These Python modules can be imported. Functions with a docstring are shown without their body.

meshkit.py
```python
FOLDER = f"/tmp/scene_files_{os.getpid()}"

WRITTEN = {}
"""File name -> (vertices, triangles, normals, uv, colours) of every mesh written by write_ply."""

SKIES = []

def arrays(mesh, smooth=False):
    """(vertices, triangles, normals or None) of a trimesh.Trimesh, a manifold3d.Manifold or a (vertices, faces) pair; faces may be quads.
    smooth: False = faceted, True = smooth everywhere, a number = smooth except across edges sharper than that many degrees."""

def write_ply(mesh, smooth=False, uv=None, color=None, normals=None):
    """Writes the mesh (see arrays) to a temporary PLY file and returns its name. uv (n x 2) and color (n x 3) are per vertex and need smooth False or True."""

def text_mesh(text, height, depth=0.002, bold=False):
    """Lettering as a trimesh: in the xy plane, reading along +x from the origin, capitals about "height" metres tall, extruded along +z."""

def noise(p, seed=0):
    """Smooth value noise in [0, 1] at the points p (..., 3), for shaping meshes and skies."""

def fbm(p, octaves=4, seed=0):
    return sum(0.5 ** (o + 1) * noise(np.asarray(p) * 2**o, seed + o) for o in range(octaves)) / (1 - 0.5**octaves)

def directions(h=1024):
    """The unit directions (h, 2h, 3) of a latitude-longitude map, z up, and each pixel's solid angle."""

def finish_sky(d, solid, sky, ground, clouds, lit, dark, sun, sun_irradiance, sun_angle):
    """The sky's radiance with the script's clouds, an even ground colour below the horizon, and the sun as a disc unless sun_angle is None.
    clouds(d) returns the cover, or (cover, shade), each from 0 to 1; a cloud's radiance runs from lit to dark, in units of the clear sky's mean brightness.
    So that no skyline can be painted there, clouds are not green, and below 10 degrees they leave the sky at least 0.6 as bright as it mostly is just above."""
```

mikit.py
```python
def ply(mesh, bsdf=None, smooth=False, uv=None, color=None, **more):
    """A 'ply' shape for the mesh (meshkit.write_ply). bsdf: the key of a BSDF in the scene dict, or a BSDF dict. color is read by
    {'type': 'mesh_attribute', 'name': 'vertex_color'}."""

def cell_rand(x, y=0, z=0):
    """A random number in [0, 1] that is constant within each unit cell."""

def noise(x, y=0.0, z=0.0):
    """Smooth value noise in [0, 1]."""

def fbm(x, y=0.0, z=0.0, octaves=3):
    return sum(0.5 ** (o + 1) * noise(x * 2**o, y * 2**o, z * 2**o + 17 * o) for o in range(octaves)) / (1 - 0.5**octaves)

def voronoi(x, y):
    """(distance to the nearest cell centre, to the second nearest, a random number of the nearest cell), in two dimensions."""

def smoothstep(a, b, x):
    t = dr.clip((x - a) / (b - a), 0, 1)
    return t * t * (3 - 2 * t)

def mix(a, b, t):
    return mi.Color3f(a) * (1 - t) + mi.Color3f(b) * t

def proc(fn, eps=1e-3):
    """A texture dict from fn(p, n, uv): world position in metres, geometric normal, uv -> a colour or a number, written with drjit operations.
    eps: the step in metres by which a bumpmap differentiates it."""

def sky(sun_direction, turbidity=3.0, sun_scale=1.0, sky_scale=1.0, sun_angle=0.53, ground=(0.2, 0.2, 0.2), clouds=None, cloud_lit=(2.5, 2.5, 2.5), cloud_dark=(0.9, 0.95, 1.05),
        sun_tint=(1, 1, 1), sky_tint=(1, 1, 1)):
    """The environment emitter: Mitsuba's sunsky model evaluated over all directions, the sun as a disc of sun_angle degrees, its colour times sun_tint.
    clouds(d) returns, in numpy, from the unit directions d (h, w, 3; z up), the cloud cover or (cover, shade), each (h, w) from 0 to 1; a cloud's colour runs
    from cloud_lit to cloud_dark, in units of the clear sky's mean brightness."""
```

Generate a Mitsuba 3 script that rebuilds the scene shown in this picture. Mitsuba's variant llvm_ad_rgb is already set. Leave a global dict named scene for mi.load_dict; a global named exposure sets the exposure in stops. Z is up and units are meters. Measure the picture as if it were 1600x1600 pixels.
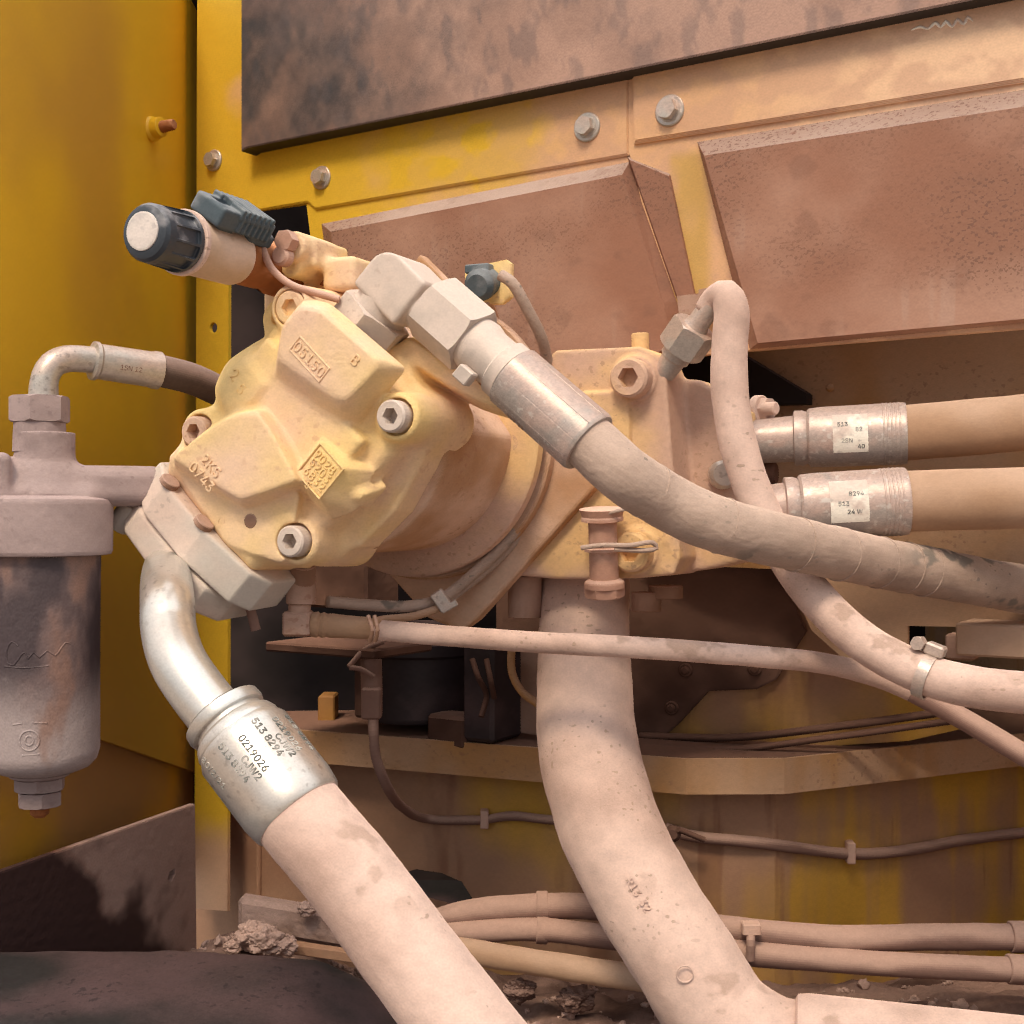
import math, numpy as np, trimesh, mitsuba as mi, mikit, meshkit, drjit as dr
import manifold3d as m3
from shapely.geometry import Polygon, Point
from mikit import noise, fbm, smoothstep, mix, proc

# ------------------------------------------------------------------ camera, sky, exposure
F, ZC = 2084.0, 1.6                       # focal length in the photograph's pixels, camera height
T = mi.ScalarTransform4f
scene = {'type': 'scene'}
labels = {}
scene['camera'] = {'type': 'perspective', 'fov': math.degrees(2 * math.atan(800 / F)), 'fov_axis': 'x', 'near_clip': 0.05, 'far_clip': 100.0,
                   'to_world': T().look_at(origin=[0, 0, ZC], target=[0, 1, ZC], up=[0, 0, 1])}
scene['sky_light'] = mikit.sky((-0.16, -0.62, 0.77), turbidity=3, sun_scale=0.30, sun_angle=16, clouds=lambda d: (np.ones(d.shape[:2]), np.clip(1 - d[..., 2] * 1.15, 0, 1)),
                               cloud_lit=(2.85, 2.82, 2.82), cloud_dark=(.78, .78, .79), ground=(0.25, 0.20, 0.17), sun_tint=(1.0, 0.98, 0.95))
exposure = 2.62

# ------------------------------------------------------------------ materials
def M(name, fn, rough=0.6, spec=0.3, metallic=0.0, bump=None, two=True, **kw):
    b = {'type': 'principled', 'base_color': proc(fn) if callable(fn) else {'type': 'rgb', 'value': list(fn)},
         'roughness': rough, 'specular': spec, 'metallic': metallic, **kw}
    if bump is not None:
        b = {'type': 'bumpmap', 'arbitrary': proc(bump), 'scale': 1.0, 'bsdf': b}
    scene[name] = {'type': 'twosided', 'bsdf': b} if two else b
    return name

def dusty(base, dust, s=14.0, lo=.35, hi=.65, nz=.25, grain=.10, wear=None, off=0.0, streak=0.0):
    """paint or metal 'base' under dust that settles on what faces up and in cloudy patches; fine grain; worn specks of colour 'wear'."""
    def fn(p, n, uv):
        f = fbm(p.x * s + off, p.y * s, p.z * s, octaves=4)
        if streak:
            f = f * (1 - streak) + streak * fbm((p.x + p.y) * s * 5, off, p.z * s * .5)
        c = mix(base, dust, smoothstep(lo, hi, f + nz * n.z))
        g = noise(p.x * 900, p.y * 900, p.z * 900) * .6 + noise(p.x * 320, p.y * 320, p.z * 320 + off) * .4
        c = c * (1 + grain * 2 * (g - .5))
        if wear is not None:
            w = smoothstep(.60, .76, fbm(p.x * 210 + 7, p.y * 210, p.z * 210 + off)) * smoothstep(.40, .7, noise(p.x * 14 + off, p.y * 14, p.z * 14))
            c = mix(c, wear, w * .55)
        return c
    return fn

def grain_bump(h, s):
    return lambda p, n, uv: h * fbm(p.x * s, p.y * s, p.z * s)

cast_bump = lambda p, n, uv: .0006 * fbm(p.x * 560, p.y * 560, p.z * 560) + .0003 * noise(p.x * 200, p.y * 200, p.z * 200)
DUST = (.60, .40, .305)
M('m_cast', dusty((.76, .555, .25), (.70, .50, .37), s=11, lo=.34, hi=.74, nz=-.02, wear=(.55, .34, .22)), .65, .25, bump=cast_bump)
M('m_cast_dusty', dusty((.40, .22, .115), (.58, .40, .30), s=12, lo=.28, hi=.58, nz=.2, wear=(.34, .17, .10)), .75, .2, bump=cast_bump)
M('m_gear', dusty((.66, .44, .22), (.52, .345, .265), s=12, lo=.36, hi=.62, nz=-.1, wear=(.34, .20, .14)), .75, .2, bump=cast_bump)
M('m_cast_brown', dusty((.24, .135, .09), (.42, .28, .225), s=12, lo=.35, hi=.65, nz=.3, wear=(.25, .11, .07)), .8, .2, bump=cast_bump)
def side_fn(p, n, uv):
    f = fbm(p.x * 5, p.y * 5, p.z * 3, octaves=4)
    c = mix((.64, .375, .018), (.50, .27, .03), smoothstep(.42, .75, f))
    c = mix(c, (.30, .15, .03), smoothstep(1.74, 1.46, p.z + (f - .5) * .25) * .8)  # shade on the lower panel painted in, browner towards the bottom
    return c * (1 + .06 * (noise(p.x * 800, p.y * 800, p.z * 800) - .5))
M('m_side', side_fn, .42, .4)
M('m_lower_side', dusty((.42, .22, .02), (.34, .17, .06), s=7, lo=.35, hi=.65, nz=.3, grain=.06), .6, .3)

def frame_fn(p, n, uv):
    f = fbm(p.x * 9, p.y * 9, p.z * 9, octaves=4)
    c = mix((.62, .395, .03), mix((.62, .375, .21), (.72, .49, .33), smoothstep(.15, .40, p.x)), smoothstep(.36, .70, f + (p.x + .12) * 1.1))
    c = mix(c, (.50, .30, .21), smoothstep(.40, .60, fbm(p.x * 40, p.y * 40, p.z * 40) + .05) * .5 * smoothstep(-.25, .1, p.x))
    bare = smoothstep(.150, .158, p.x) * smoothstep(.196, .182, p.x) * smoothstep(1.955, 1.94, p.z) * smoothstep(1.76, 1.80, p.z)
    c = mix(c, (.46, .29, .05), bare * smoothstep(.25, .6, f + .3 * (noise(p.x * 90, p.y * 90, p.z * 25) - .5)) * .7)
    c = mix(c, (.50, .31, .23), smoothstep(1.23, 1.17, p.z + (f - .5) * .1) * .9)
    return c * (1 + .16 * (noise(p.x * 800, p.y * 800, p.z * 800) - .5))
M('m_frame', frame_fn, .55, .3)

def panel_fn(p, n, uv):
    f = fbm(p.x * 7 + 3, p.y * 7, p.z * 7, octaves=4)
    c = mix((.28, .135, .090), (.40, .235, .175), smoothstep(.32, .66, f))
    run = smoothstep(.56, .70, fbm((p.x - p.y) * 60, 5.0, p.z * 5, octaves=3)) * smoothstep(.40, .62, f)
    c = mix(c, (.42, .30, .25), run * .35)
    c = mix(c, (.40, .31, .275), smoothstep(.3, .6, n.z) * .9)
    c = mix(c, (.16, .085, .065), smoothstep(.62, .74, fbm(p.x * 34, p.y * 34, p.z * 34, octaves=4)) * .28)
    zone = smoothstep(.40, .66, fbm(p.x * 5 + 11, p.y * 5, p.z * 6 + 2))
    c = mix(c, (.22, .115, .08), zone * .45)
    pit = smoothstep(.56, .70, fbm(p.x * 420, p.y * 420, p.z * 420, octaves=2)) * zone
    c = mix(c, (.15, .08, .06), pit * .65)
    chip = smoothstep(.86, .92, noise(p.x * 170 + 5, p.y * 170, p.z * 170))
    c = mix(c, (.22, .10, .07), chip * .6 * zone)
    return c * (1 + .14 * (noise(p.x * 700, p.y * 700, p.z * 700) - .5))
M('m_panel', panel_fn, .7, .25, bump=grain_bump(.0005, 240))

def black_fn(p, n, uv):
    f = fbm(p.x * 9, p.y * 9, p.z * 7, octaves=4)
    g = fbm(p.x * 60, p.y * 60, p.z * 40, octaves=4)
    d = smoothstep(.05, .95, .30 + (p.x + .32) * 1.25 + (f - .5) * .7 + (g - .5) * .38)
    c = mix((.026, .034, .046), (.40, .255, .205), d)
    c = mix(c, (.21, .125, .10), smoothstep(.45, .65, fbm(p.x * 14 + 9, p.y * 14, p.z * 10)) * .35)
    a = (p.x - p.y) * 60 + p.z * 9
    c = mix(c, (.07, .07, .085), smoothstep(.52, .72, fbm(a * .7, 9.0, p.z * 26, octaves=5)) * .33)
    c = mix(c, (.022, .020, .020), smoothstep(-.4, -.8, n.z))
    return c * (1 + .25 * (noise(p.x * 700, p.y * 700, p.z * 700) - .5))
M('m_black', black_fn, .5, .3)
def hose_fn(base, dust, dark, k, amt):
    def fn(p, n, uv):
        f = fbm(p.x * 11, p.y * 11, p.z * 11, octaves=4)
        c = mix(base, dust, smoothstep(.30, .66, f + .14 * n.z))
        m = fbm(p.x * 75 + 3, p.y * 75, p.z * 75, octaves=4)
        c = c * (1 + .30 * (m - .5))
        sc = smoothstep(.60, .70, fbm(p.x * 46 + 8, p.y * 46, p.z * 46, octaves=4)) * smoothstep(.46, .62, fbm(p.x * 8 + k, p.y * 8, p.z * 8))
        c = mix(c, dark, sc * amt)
        sp = smoothstep(.80, .88, noise(p.x * 260, p.y * 260, p.z * 260)) * smoothstep(.4, .7, noise(p.x * 20, p.y * 20, p.z * 20 + k))
        c = mix(c, dark, sp * .7)
        return c * (1 + .16 * (noise(p.x * 950, p.y * 950, p.z * 950) - .5))
    return fn
M('m_hose', hose_fn((.30, .22, .18), (.44, .335, .28), (.16, .145, .13), 2, .85), .85, .15, bump=grain_bump(.0008, 300))
M('m_hose_pale', hose_fn((.44, .305, .255), (.60, .445, .385), (.34, .235, .185), 5, .6), .85, .15, bump=grain_bump(.0005, 330))
M('m_hose_tan', dusty((.36, .225, .145), (.47, .325, .24), s=9, lo=.3, hi=.7, nz=.2, grain=.08), .8, .15)
M('m_hose_brown', dusty((.20, .12, .10), (.42, .28, .23), s=10, lo=.35, hi=.7, nz=.4, grain=.1), .85, .15)
M('m_hose_dark', dusty((.10, .075, .068), (.26, .19, .17), s=12, lo=.35, hi=.7, nz=.35, grain=.15), .8, .2)
M('m_silver', dusty((.66, .65, .62), (.64, .57, .51), s=14, lo=.42, hi=.70, nz=.1, grain=.10, wear=(.36, .31, .27)), .32, .5, .75)
M('m_zinc', dusty((.46, .43, .40), (.54, .43, .375), s=34, lo=.38, hi=.62, nz=.25, grain=.2, wear=(.20, .16, .14)), .40, .5, .5)
M('m_ferrule', dusty((.36, .32, .30), (.47, .36, .32), s=36, lo=.36, hi=.60, nz=.25, grain=.2, wear=(.62, .60, .57)), .42, .4, .25)
M('m_fitting', dusty((.46, .40, .36), (.60, .51, .455), s=24, lo=.35, hi=.62, nz=.3, grain=.08, wear=(.42, .33, .28)), .6, .35, .08)
M('m_flange', dusty((.53, .49, .445), (.60, .475, .41), s=10, lo=.35, hi=.65, nz=.1, grain=.09, wear=(.36, .29, .25)), .7, .3)

def filter_fn(p, n, uv):
    f = fbm(p.x * 30, p.y * 30, p.z * 12 + 4, octaves=4)
    lowz = smoothstep(1.475, 1.425, p.z + (f - .5) * .05)
    c = mix((.060, .044, .050), (.15, .105, .105), smoothstep(.40, .62, f))
    c = mix(c, (.33, .275, .275), lowz)
    return mix(c, (.24, .14, .11), smoothstep(.52, .66, f + (p.z - 1.52)) * .8) * (1 + .2 * (noise(p.x * 800, p.y * 800, p.z * 800) - .5))
M('m_filter', filter_fn, .6, .35, bump=cast_bump)
M('m_filter_head', dusty((.235, .178, .176), (.34, .262, .258), s=18, lo=.35, hi=.65, nz=.3, wear=(.20, .15, .15)), .65, .3, bump=cast_bump)
M('m_rust', dusty((.28, .10, .035), (.46, .22, .12), s=40, lo=.4, hi=.7, nz=.2, wear=(.16, .06, .03)), .8, .2, bump=cast_bump)

def rusty_plate_fn(p, n, uv):
    f = fbm(p.x * 14, p.y * 14, p.z * 14, octaves=4)
    oil = smoothstep(.012, -.012, (p.x + .394) + (p.z - 1.18) * .32 + (f - .5) * .10)
    c = mix((.32, .215, .19), (.42, .295, .265), f)
    c = mix(c, (.042, .022, .024), oil)
    return mix(c, (.12, .045, .03), oil * smoothstep(.52, .62, f) * smoothstep(1.17, 1.24, p.z)) * (1 + .2 * (noise(p.x * 600, p.y * 600, p.z * 600) - .5))
M('m_rusty_plate', rusty_plate_fn, .55, .4, bump=grain_bump(.001, 160))
M('m_floor', dusty((.022, .020, .021), (.075, .047, .050), s=9, lo=.42, hi=.72, nz=0, grain=.2, wear=(.02, .015, .018)), .6, .35, bump=grain_bump(.0012, 150))
M('m_mud', dusty((.085, .046, .036), (.20, .115, .088), s=10, lo=.35, hi=.65, nz=.35, grain=.12), .9, .1, bump=grain_bump(.001, 200))
M('m_ground', dusty((.085, .050, .042), (.25, .165, .14), s=16, lo=.45, hi=.80, nz=.2, grain=.2), .95, .05, bump=grain_bump(.002, 260))
M('m_mud_light', dusty((.43, .235, .10), (.47, .305, .20), s=8, lo=.35, hi=.6, nz=.3, grain=.1, streak=.4, wear=(.27, .15, .10)), .85, .15, bump=grain_bump(.0006, 240))
def wall_fn(p, n, uv):
    f = fbm(p.x * 6 + 3, p.y * 6, p.z * 6, octaves=4) * .6 + .4 * fbm((p.x + p.y) * 30, 3.0, p.z * 3)
    c = mix((.54, .315, .05), (.37, .215, .14), smoothstep(.36, .62, f + .2 * smoothstep(.08, -.22, p.x)))
    r = smoothstep(.58, .72, fbm((p.x + p.y) * 55, 7.0, p.z * 5, octaves=4)) * smoothstep(.4, .6, f)
    c = mix(c, (.22, .10, .06), r * .6)
    g = noise(p.x * 900, p.y * 900, p.z * 900) * .6 + noise(p.x * 300, p.y * 300, p.z * 300) * .4
    return c * (1 + .2 * (g - .5))
M('m_yellow_wall', wall_fn, .75, .2)
M('m_dark', dusty((.022, .016, .016), (.050, .034, .034), s=8, lo=.4, hi=.7, nz=.3, grain=.15), .8, .2)
M('m_motor', dusty((.030, .022, .027), (.075, .050, .055), s=14, lo=.4, hi=.65, nz=.35, grain=.2), .55, .4)
M('m_knob', dusty((.030, .040, .055), (.22, .22, .24), s=60, lo=.52, hi=.78, nz=.1, grain=.15), .45, .5)
M('m_connector', dusty((.06, .085, .105), (.17, .19, .21), s=50, lo=.4, hi=.7, nz=.3, grain=.15), .6, .4)
M('m_disc', dusty((.52, .48, .46), (.66, .60, .57), s=60, lo=.35, hi=.65, grain=.12, wear=(.36, .33, .33)), .7, .3)
M('m_solenoid', dusty((.50, .36, .25), (.58, .44, .35), s=20, lo=.35, hi=.65, nz=.2, grain=.08, wear=(.40, .25, .14)), .65, .3)
M('m_wire', dusty((.42, .24, .18), (.56, .38, .31), s=30, nz=.3), .8, .2)
M('m_ink', dusty((.13, .135, .13), (.46, .44, .41), s=90, lo=.36, hi=.70, nz=0), .7, .2)
M('m_label', dusty((.80, .77, .70), (.56, .47, .42), s=70, lo=.38, hi=.66, grain=.14, wear=(.40, .36, .33)), .5, .4)
M('m_dirt', dusty((.26, .17, .14), (.40, .28, .245), s=40, lo=.35, hi=.65, nz=.3, grain=.2), .95, .05, bump=grain_bump(.002, 260))

# ------------------------------------------------------------------ scene helpers
def numbered(key):
    if key not in labels and key not in scene and not any(k.startswith(key + '__') for k in scene):
        return key
    i = 1
    while f'{key}_{i:03d}' in labels or f'{key}_{i:03d}' in scene or any(k.startswith(f'{key}_{i:03d}__') for k in scene):
        i += 1
    return f'{key}_{i:03d}'

def thing(name, label, cat, group=None):
    key = numbered(name)
    labels[key] = {'label': label, 'category': cat}
    if group: labels[key]['group'] = group
    return key

def obj(name, mesh, mat, parent=None, smooth=35, label=None):
    key = numbered(parent + '__' + name if parent else name)
    if isinstance(mesh, (list,)): mesh = join(mesh)
    scene[key] = mikit.ply(mesh, mat, smooth=smooth)
    if label: labels[key] = {'label': label}
    return key

def single(name, mesh, mat, label, cat, group=None, smooth=35):
    key = obj(name, mesh, mat, None, smooth)
    labels[key] = {'label': label, 'category': cat}
    if group: labels[key]['group'] = group
    return key

def struct(name, mesh, mat, smooth=False):
    key = obj(name, mesh, mat, None, smooth)
    labels[key] = {'kind': 'structure', 'label': name.replace('_', ' ') + ' of the machine bay', }
    return key

# ------------------------------------------------------------------ geometry helpers
def N(v): v = np.asarray(v, float); return v / np.linalg.norm(v)
def at(u, v, Y): return np.array([(u - 800) / F * Y, Y, ZC + (800 - v) / F * Y])
UP = np.array([0, 0, 1.0])

def tm(m):
    if isinstance(m, trimesh.Trimesh): return m
    g = m.to_mesh(); return trimesh.Trimesh(g.vert_properties[:, :3], g.tri_verts, process=False)
def join(ms): return trimesh.util.concatenate([tm(m) for m in ms])
def man(m): return m3.Manifold(m3.Mesh(np.asarray(m.vertices, np.float32), np.asarray(m.faces, np.uint32)))

def place(m, o, ex, ey, ez):
    m = tm(m).copy(); v = m.vertices
    m = trimesh.Trimesh(o + v[:, :1] * ex + v[:, 1:2] * ey + v[:, 2:] * ez, m.faces, process=False)
    if np.dot(np.cross(ex, ey), ez) < 0: m.faces = m.faces[:, ::-1]
    return m

def basis(ax):
    ax = N(ax); h = np.array([0, 0, 1.0]) if abs(ax[2]) < .9 else np.array([0, 1.0, 0])
    e1 = N(np.cross(h, ax)); return e1, np.cross(ax, e1), ax

def lathe(o, ax, prof, n=56, rot=0.0):
    """solid of revolution round the axis ax from o; prof = [(t, r), ...] in metres along the axis, closed at both ends."""
    e1, e2, e3 = basis(ax)
    th = np.arange(n) / n * 2 * np.pi + rot
    ring = np.cos(th)[:, None] * e1 + np.sin(th)[:, None] * e2
    prof = [(prof[0][0], 0)] * (prof[0][1] > 0) + list(prof) + [(prof[-1][0], 0)] * (prof[-1][1] > 0)
    V, idx = [], []
    for t, r in prof:
        if r <= 1e-9: idx.append([len(V)] * n); V.append(o + e3 * t)
        else: idx.append(list(range(len(V), len(V) + n))); V.extend(o + e3 * t + ring * r)
    Fc = []
    for a, b in zip(idx[:-1], idx[1:]):
        for i in range(n):
            j = (i + 1) % n
            if a[i] != a[j]: Fc.append((a[i], a[j], b[j]))
            if b[i] != b[j]: Fc.append((a[i], b[j], b[i]))
    return trimesh.Trimesh(np.array(V), Fc, process=False)

def rod(a, b, r, n=40, c=.0008):
    a, b = np.asarray(a), np.asarray(b); L = np.linalg.norm(b - a)
    return lathe(a, b - a, [(0, r - c), (c, r), (L - c, r), (L, r - c)], n)

def hexn(o, ax, L, r, c=None, rot=0.0):
    c = c or r * .07
    h = lathe(np.zeros(3), UP, [(0, r), (L, r)], 6, rot)
    k = lathe(np.zeros(3), UP, [(-.0001, r * .90), (c, r * 1.001), (L - c, r * 1.001), (L + .0001, r * .90)], 40)
    return place(man(h) ^ man(k), o, *basis(ax))

def spline(P, step=.004, extra=None):
    P = np.asarray(P, float); Q = np.vstack([2 * P[0] - P[1], P, 2 * P[-1] - P[-2]])
    out, tt = [], []
    for i in range(1, len(Q) - 2):
        p0, p1, p2, p3 = Q[i - 1:i + 3]
        n = max(2, int(np.linalg.norm(p2 - p1) / step))
        d = [np.linalg.norm(b - a) ** .5 + 1e-9 for a, b in ((p0, p1), (p1, p2), (p2, p3))]
        m1 = (p1 - p0) / d[0] - (p2 - p0) / (d[0] + d[1]) + (p2 - p1) / d[1]
        m2 = (p2 - p1) / d[1] - (p3 - p1) / (d[1] + d[2]) + (p3 - p2) / d[2]
        m1, m2 = m1 * d[1], m2 * d[1]
        t = np.arange(n)[:, None] / n
        out.append((2 * t**3 - 3 * t**2 + 1) * p1 + (t**3 - 2 * t**2 + t) * m1 + (-2 * t**3 + 3 * t**2) * p2 + (t**3 - t**2) * m2)
        tt.append(i - 1 + t[:, 0])
    out.append(P[-1:]); tt.append([len(P) - 1])
    return np.vstack(out), np.concatenate(tt)

def tube(P, r, n=48, step=.004, rough=0.0, dome=False):
    """swept round tube through the points P; r one radius or one per point; rough = uneven skin in metres."""
    C, t = spline(P, step)
    rr = np.interp(t, np.arange(len(P)), r) if np.ndim(r) else np.full(len(C), r)
    tan = np.gradient(C, axis=0); tan /= np.linalg.norm(tan, axis=1, keepdims=True)
    e = basis(tan[0])[0]; V = []
    th = np.arange(n) / n * 2 * np.pi
    for c, tg, q in zip(C, tan, rr):
        e = N(e - tg * (e @ tg)); f = np.cross(tg, e)
        V.append(c + q * (np.cos(th)[:, None] * e + np.sin(th)[:, None] * f))
    V = np.array(V); k = len(V)
    if rough:
        nrm = V - C[:, None]; nrm /= np.linalg.norm(nrm, axis=2, keepdims=True)
        V += nrm * ((meshkit.fbm(V * 38) - .5) * 2 * rough)[..., None]
    i, j = np.meshgrid(np.arange(k - 1), np.arange(n), indexing='ij'); a = i * n + j; b = i * n + (j + 1) % n
    Fc = np.vstack([np.stack([a, b, b + n], -1).reshape(-1, 3), np.stack([a, b + n, a + n], -1).reshape(-1, 3)])
    V = V.reshape(-1, 3); nv = len(V)
    j = np.arange(n)
    ext = dome and rr[0] * .5 or 0
    V = np.vstack([V, C[0] - tan[0] * ext, C[-1] + tan[-1] * ext])
    Fc = np.vstack([Fc, np.stack([(j + 1) % n, j, np.full(n, nv)], -1), np.stack([(k - 1) * n + j, (k - 1) * n + (j + 1) % n, np.full(n, nv + 1)], -1)])
    return trimesh.Trimesh(V, Fc, process=False)

def px(pts): return [at(*p) for p in pts]

def bbox(o, ex, ey, ez, h, c=.001):
    """chamfered box centred on o with half sizes h along the unit axes."""
    a, b, d = h; c = min(c, .45 * min(h)); P = []
    for s in np.ndindex(2, 2, 2):
        s = np.array(s) * 2 - 1
        for k in range(3):
            q = np.array([a, b, d]) - c; q[k] += c; P.append(s * q)
    return place(m3.Manifold.hull_points(np.array(P)), o, N(ex), N(ey), N(ez))

class Plane:
    """a flat face at o with axes ex, ey; n points to the viewer. hit() finds where a sight line meets it."""
    def __init__(s, o, ex, ey):
        s.o, s.ex, s.ey = np.asarray(o, float), N(ex), N(ey); s.n = np.cross(s.ex, s.ey)
    def hit(s, u, v, d=0.0):
        C = np.array([0, 0, ZC]); D = at(u, v, 1.0) - C
        X = C + D * (((s.o + s.n * d - C) @ s.n) / (D @ s.n)) - s.o
        return X @ s.ex, X @ s.ey
    def pt(s, a, b, d=0.0): return s.o + s.ex * a + s.ey * b + s.n * d
    def px(s, u, v, d=0.0): return s.pt(*s.hit(u, v, d), d)
    def poly(s, pts, d=0.0): return [s.hit(u, v, d) for u, v in pts]
    def slab(s, poly, d0, d1, c=0.0, holes=()):
        """polygon in the plane's own metres from depth d0 to d1, its front edge chamfered by c."""
        P = Polygon(poly).buffer(0)
        for h in holes: P = P.difference(h)
        lay = [(P, d0, d1 - c)] + ([(P.buffer(-c * k / 3, join_style=2), d1 - c * (1 - (k - 1) / 3), d1 - c * (1 - k / 3)) for k in (1, 2, 3)] if c else [])
        ms = []
        for g, a, b in lay:
            for q in getattr(g, 'geoms', [g]):
                if q.is_empty: continue
                m = trimesh.creation.extrude_polygon(q, b - a, engine='earcut'); m.apply_translation([0, 0, a]); ms.append(m)
        if c:
            u = man(ms[0])
            for m in ms[1:]: u = u + man(m)
            ms = [tm(u)]
        return place(join(ms), s.o, s.ex, s.ey, s.n)
    def loft(s, A_, a, B_, b):
        """from polygon A_ at depth a to polygon B_ (as many corners) at depth b, front closed."""
        n = len(A_); V = [s.pt(*q, a) for q in A_] + [s.pt(*q, b) for q in B_]
        Fc = [(i, (i + 1) % n, n + (i + 1) % n) for i in range(n)] + [(i, n + (i + 1) % n, n + i) for i in range(n)]
        tri = trimesh.creation.triangulate_polygon(Polygon(B_), engine='earcut')
        m = trimesh.Trimesh(V, Fc, process=False)
        cap = trimesh.Trimesh([s.pt(*q, b) for q in tri[0]], tri[1], process=False)
        if len(cap.faces) and (cap.face_normals.mean(0) @ s.n) < 0: cap.invert()
        if Polygon(A_).exterior.is_ccw is False: m.invert()
        return join([m, cap])

def grid_nets(v, lo, h):
    """naive surface nets: triangles of the zero surface of the sampled distances v (negative inside)."""
    s = v < 0; sh = np.array(v.shape) - 1
    cor = [np.array(c) for c in np.ndindex(2, 2, 2)]
    def sub(a, c): return a[c[0]:c[0] + sh[0], c[1]:c[1] + sh[1], c[2]:c[2] + sh[2]]
    cnt = sum(sub(s, c).astype(np.int8) for c in cor); act = (cnt > 0) & (cnt < 8)
    I = np.argwhere(act); idx = -np.ones(sh, int); idx[tuple(I.T)] = np.arange(len(I))
    acc, num = np.zeros((len(I), 3)), np.zeros(len(I))
    for a in range(8):
        for k in range(3):
            if cor[a][k]: continue
            b = cor[a].copy(); b[k] = 1
            va, vb = (v[tuple((I + c).T)] for c in (cor[a], b))
            x = (va < 0) != (vb < 0); t = np.where(x, va / np.where(x, va - vb, 1), 0)
            pt = np.tile(cor[a].astype(float), (len(I), 1)); pt[:, k] = t
            acc[x] += pt[x]; num[x] += 1
    V = lo + (I + acc / num[:, None]) * h; Fc = []
    for k in range(3):
        i, j = (k + 1) % 3, (k + 2) % 3
        e = np.zeros(3, int); e[k] = 1
        A0 = s[tuple(slice(1 if q != k else 0, v.shape[q] - 1) for q in range(3))]
        B0 = s[tuple(slice(1, v.shape[q] - 1 if q != k else None) for q in range(3))]
        X = np.argwhere(A0 != B0); sg = A0[tuple(X.T)]
        X = X + np.array([1 if q != k else 0 for q in range(3)])
        di, dj = np.zeros(3, int), np.zeros(3, int); di[i] = 1; dj[j] = 1
        q = [idx[tuple((X - o).T)] for o in (di + dj, dj, np.zeros(3, int), di)]
        q = np.stack(q, 1); q[~sg] = q[~sg][:, ::-1]
        Fc += [q[:, [0, 1, 2]], q[:, [0, 2, 3]]]
    return trimesh.Trimesh(V, np.vstack(Fc), process=False)

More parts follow.
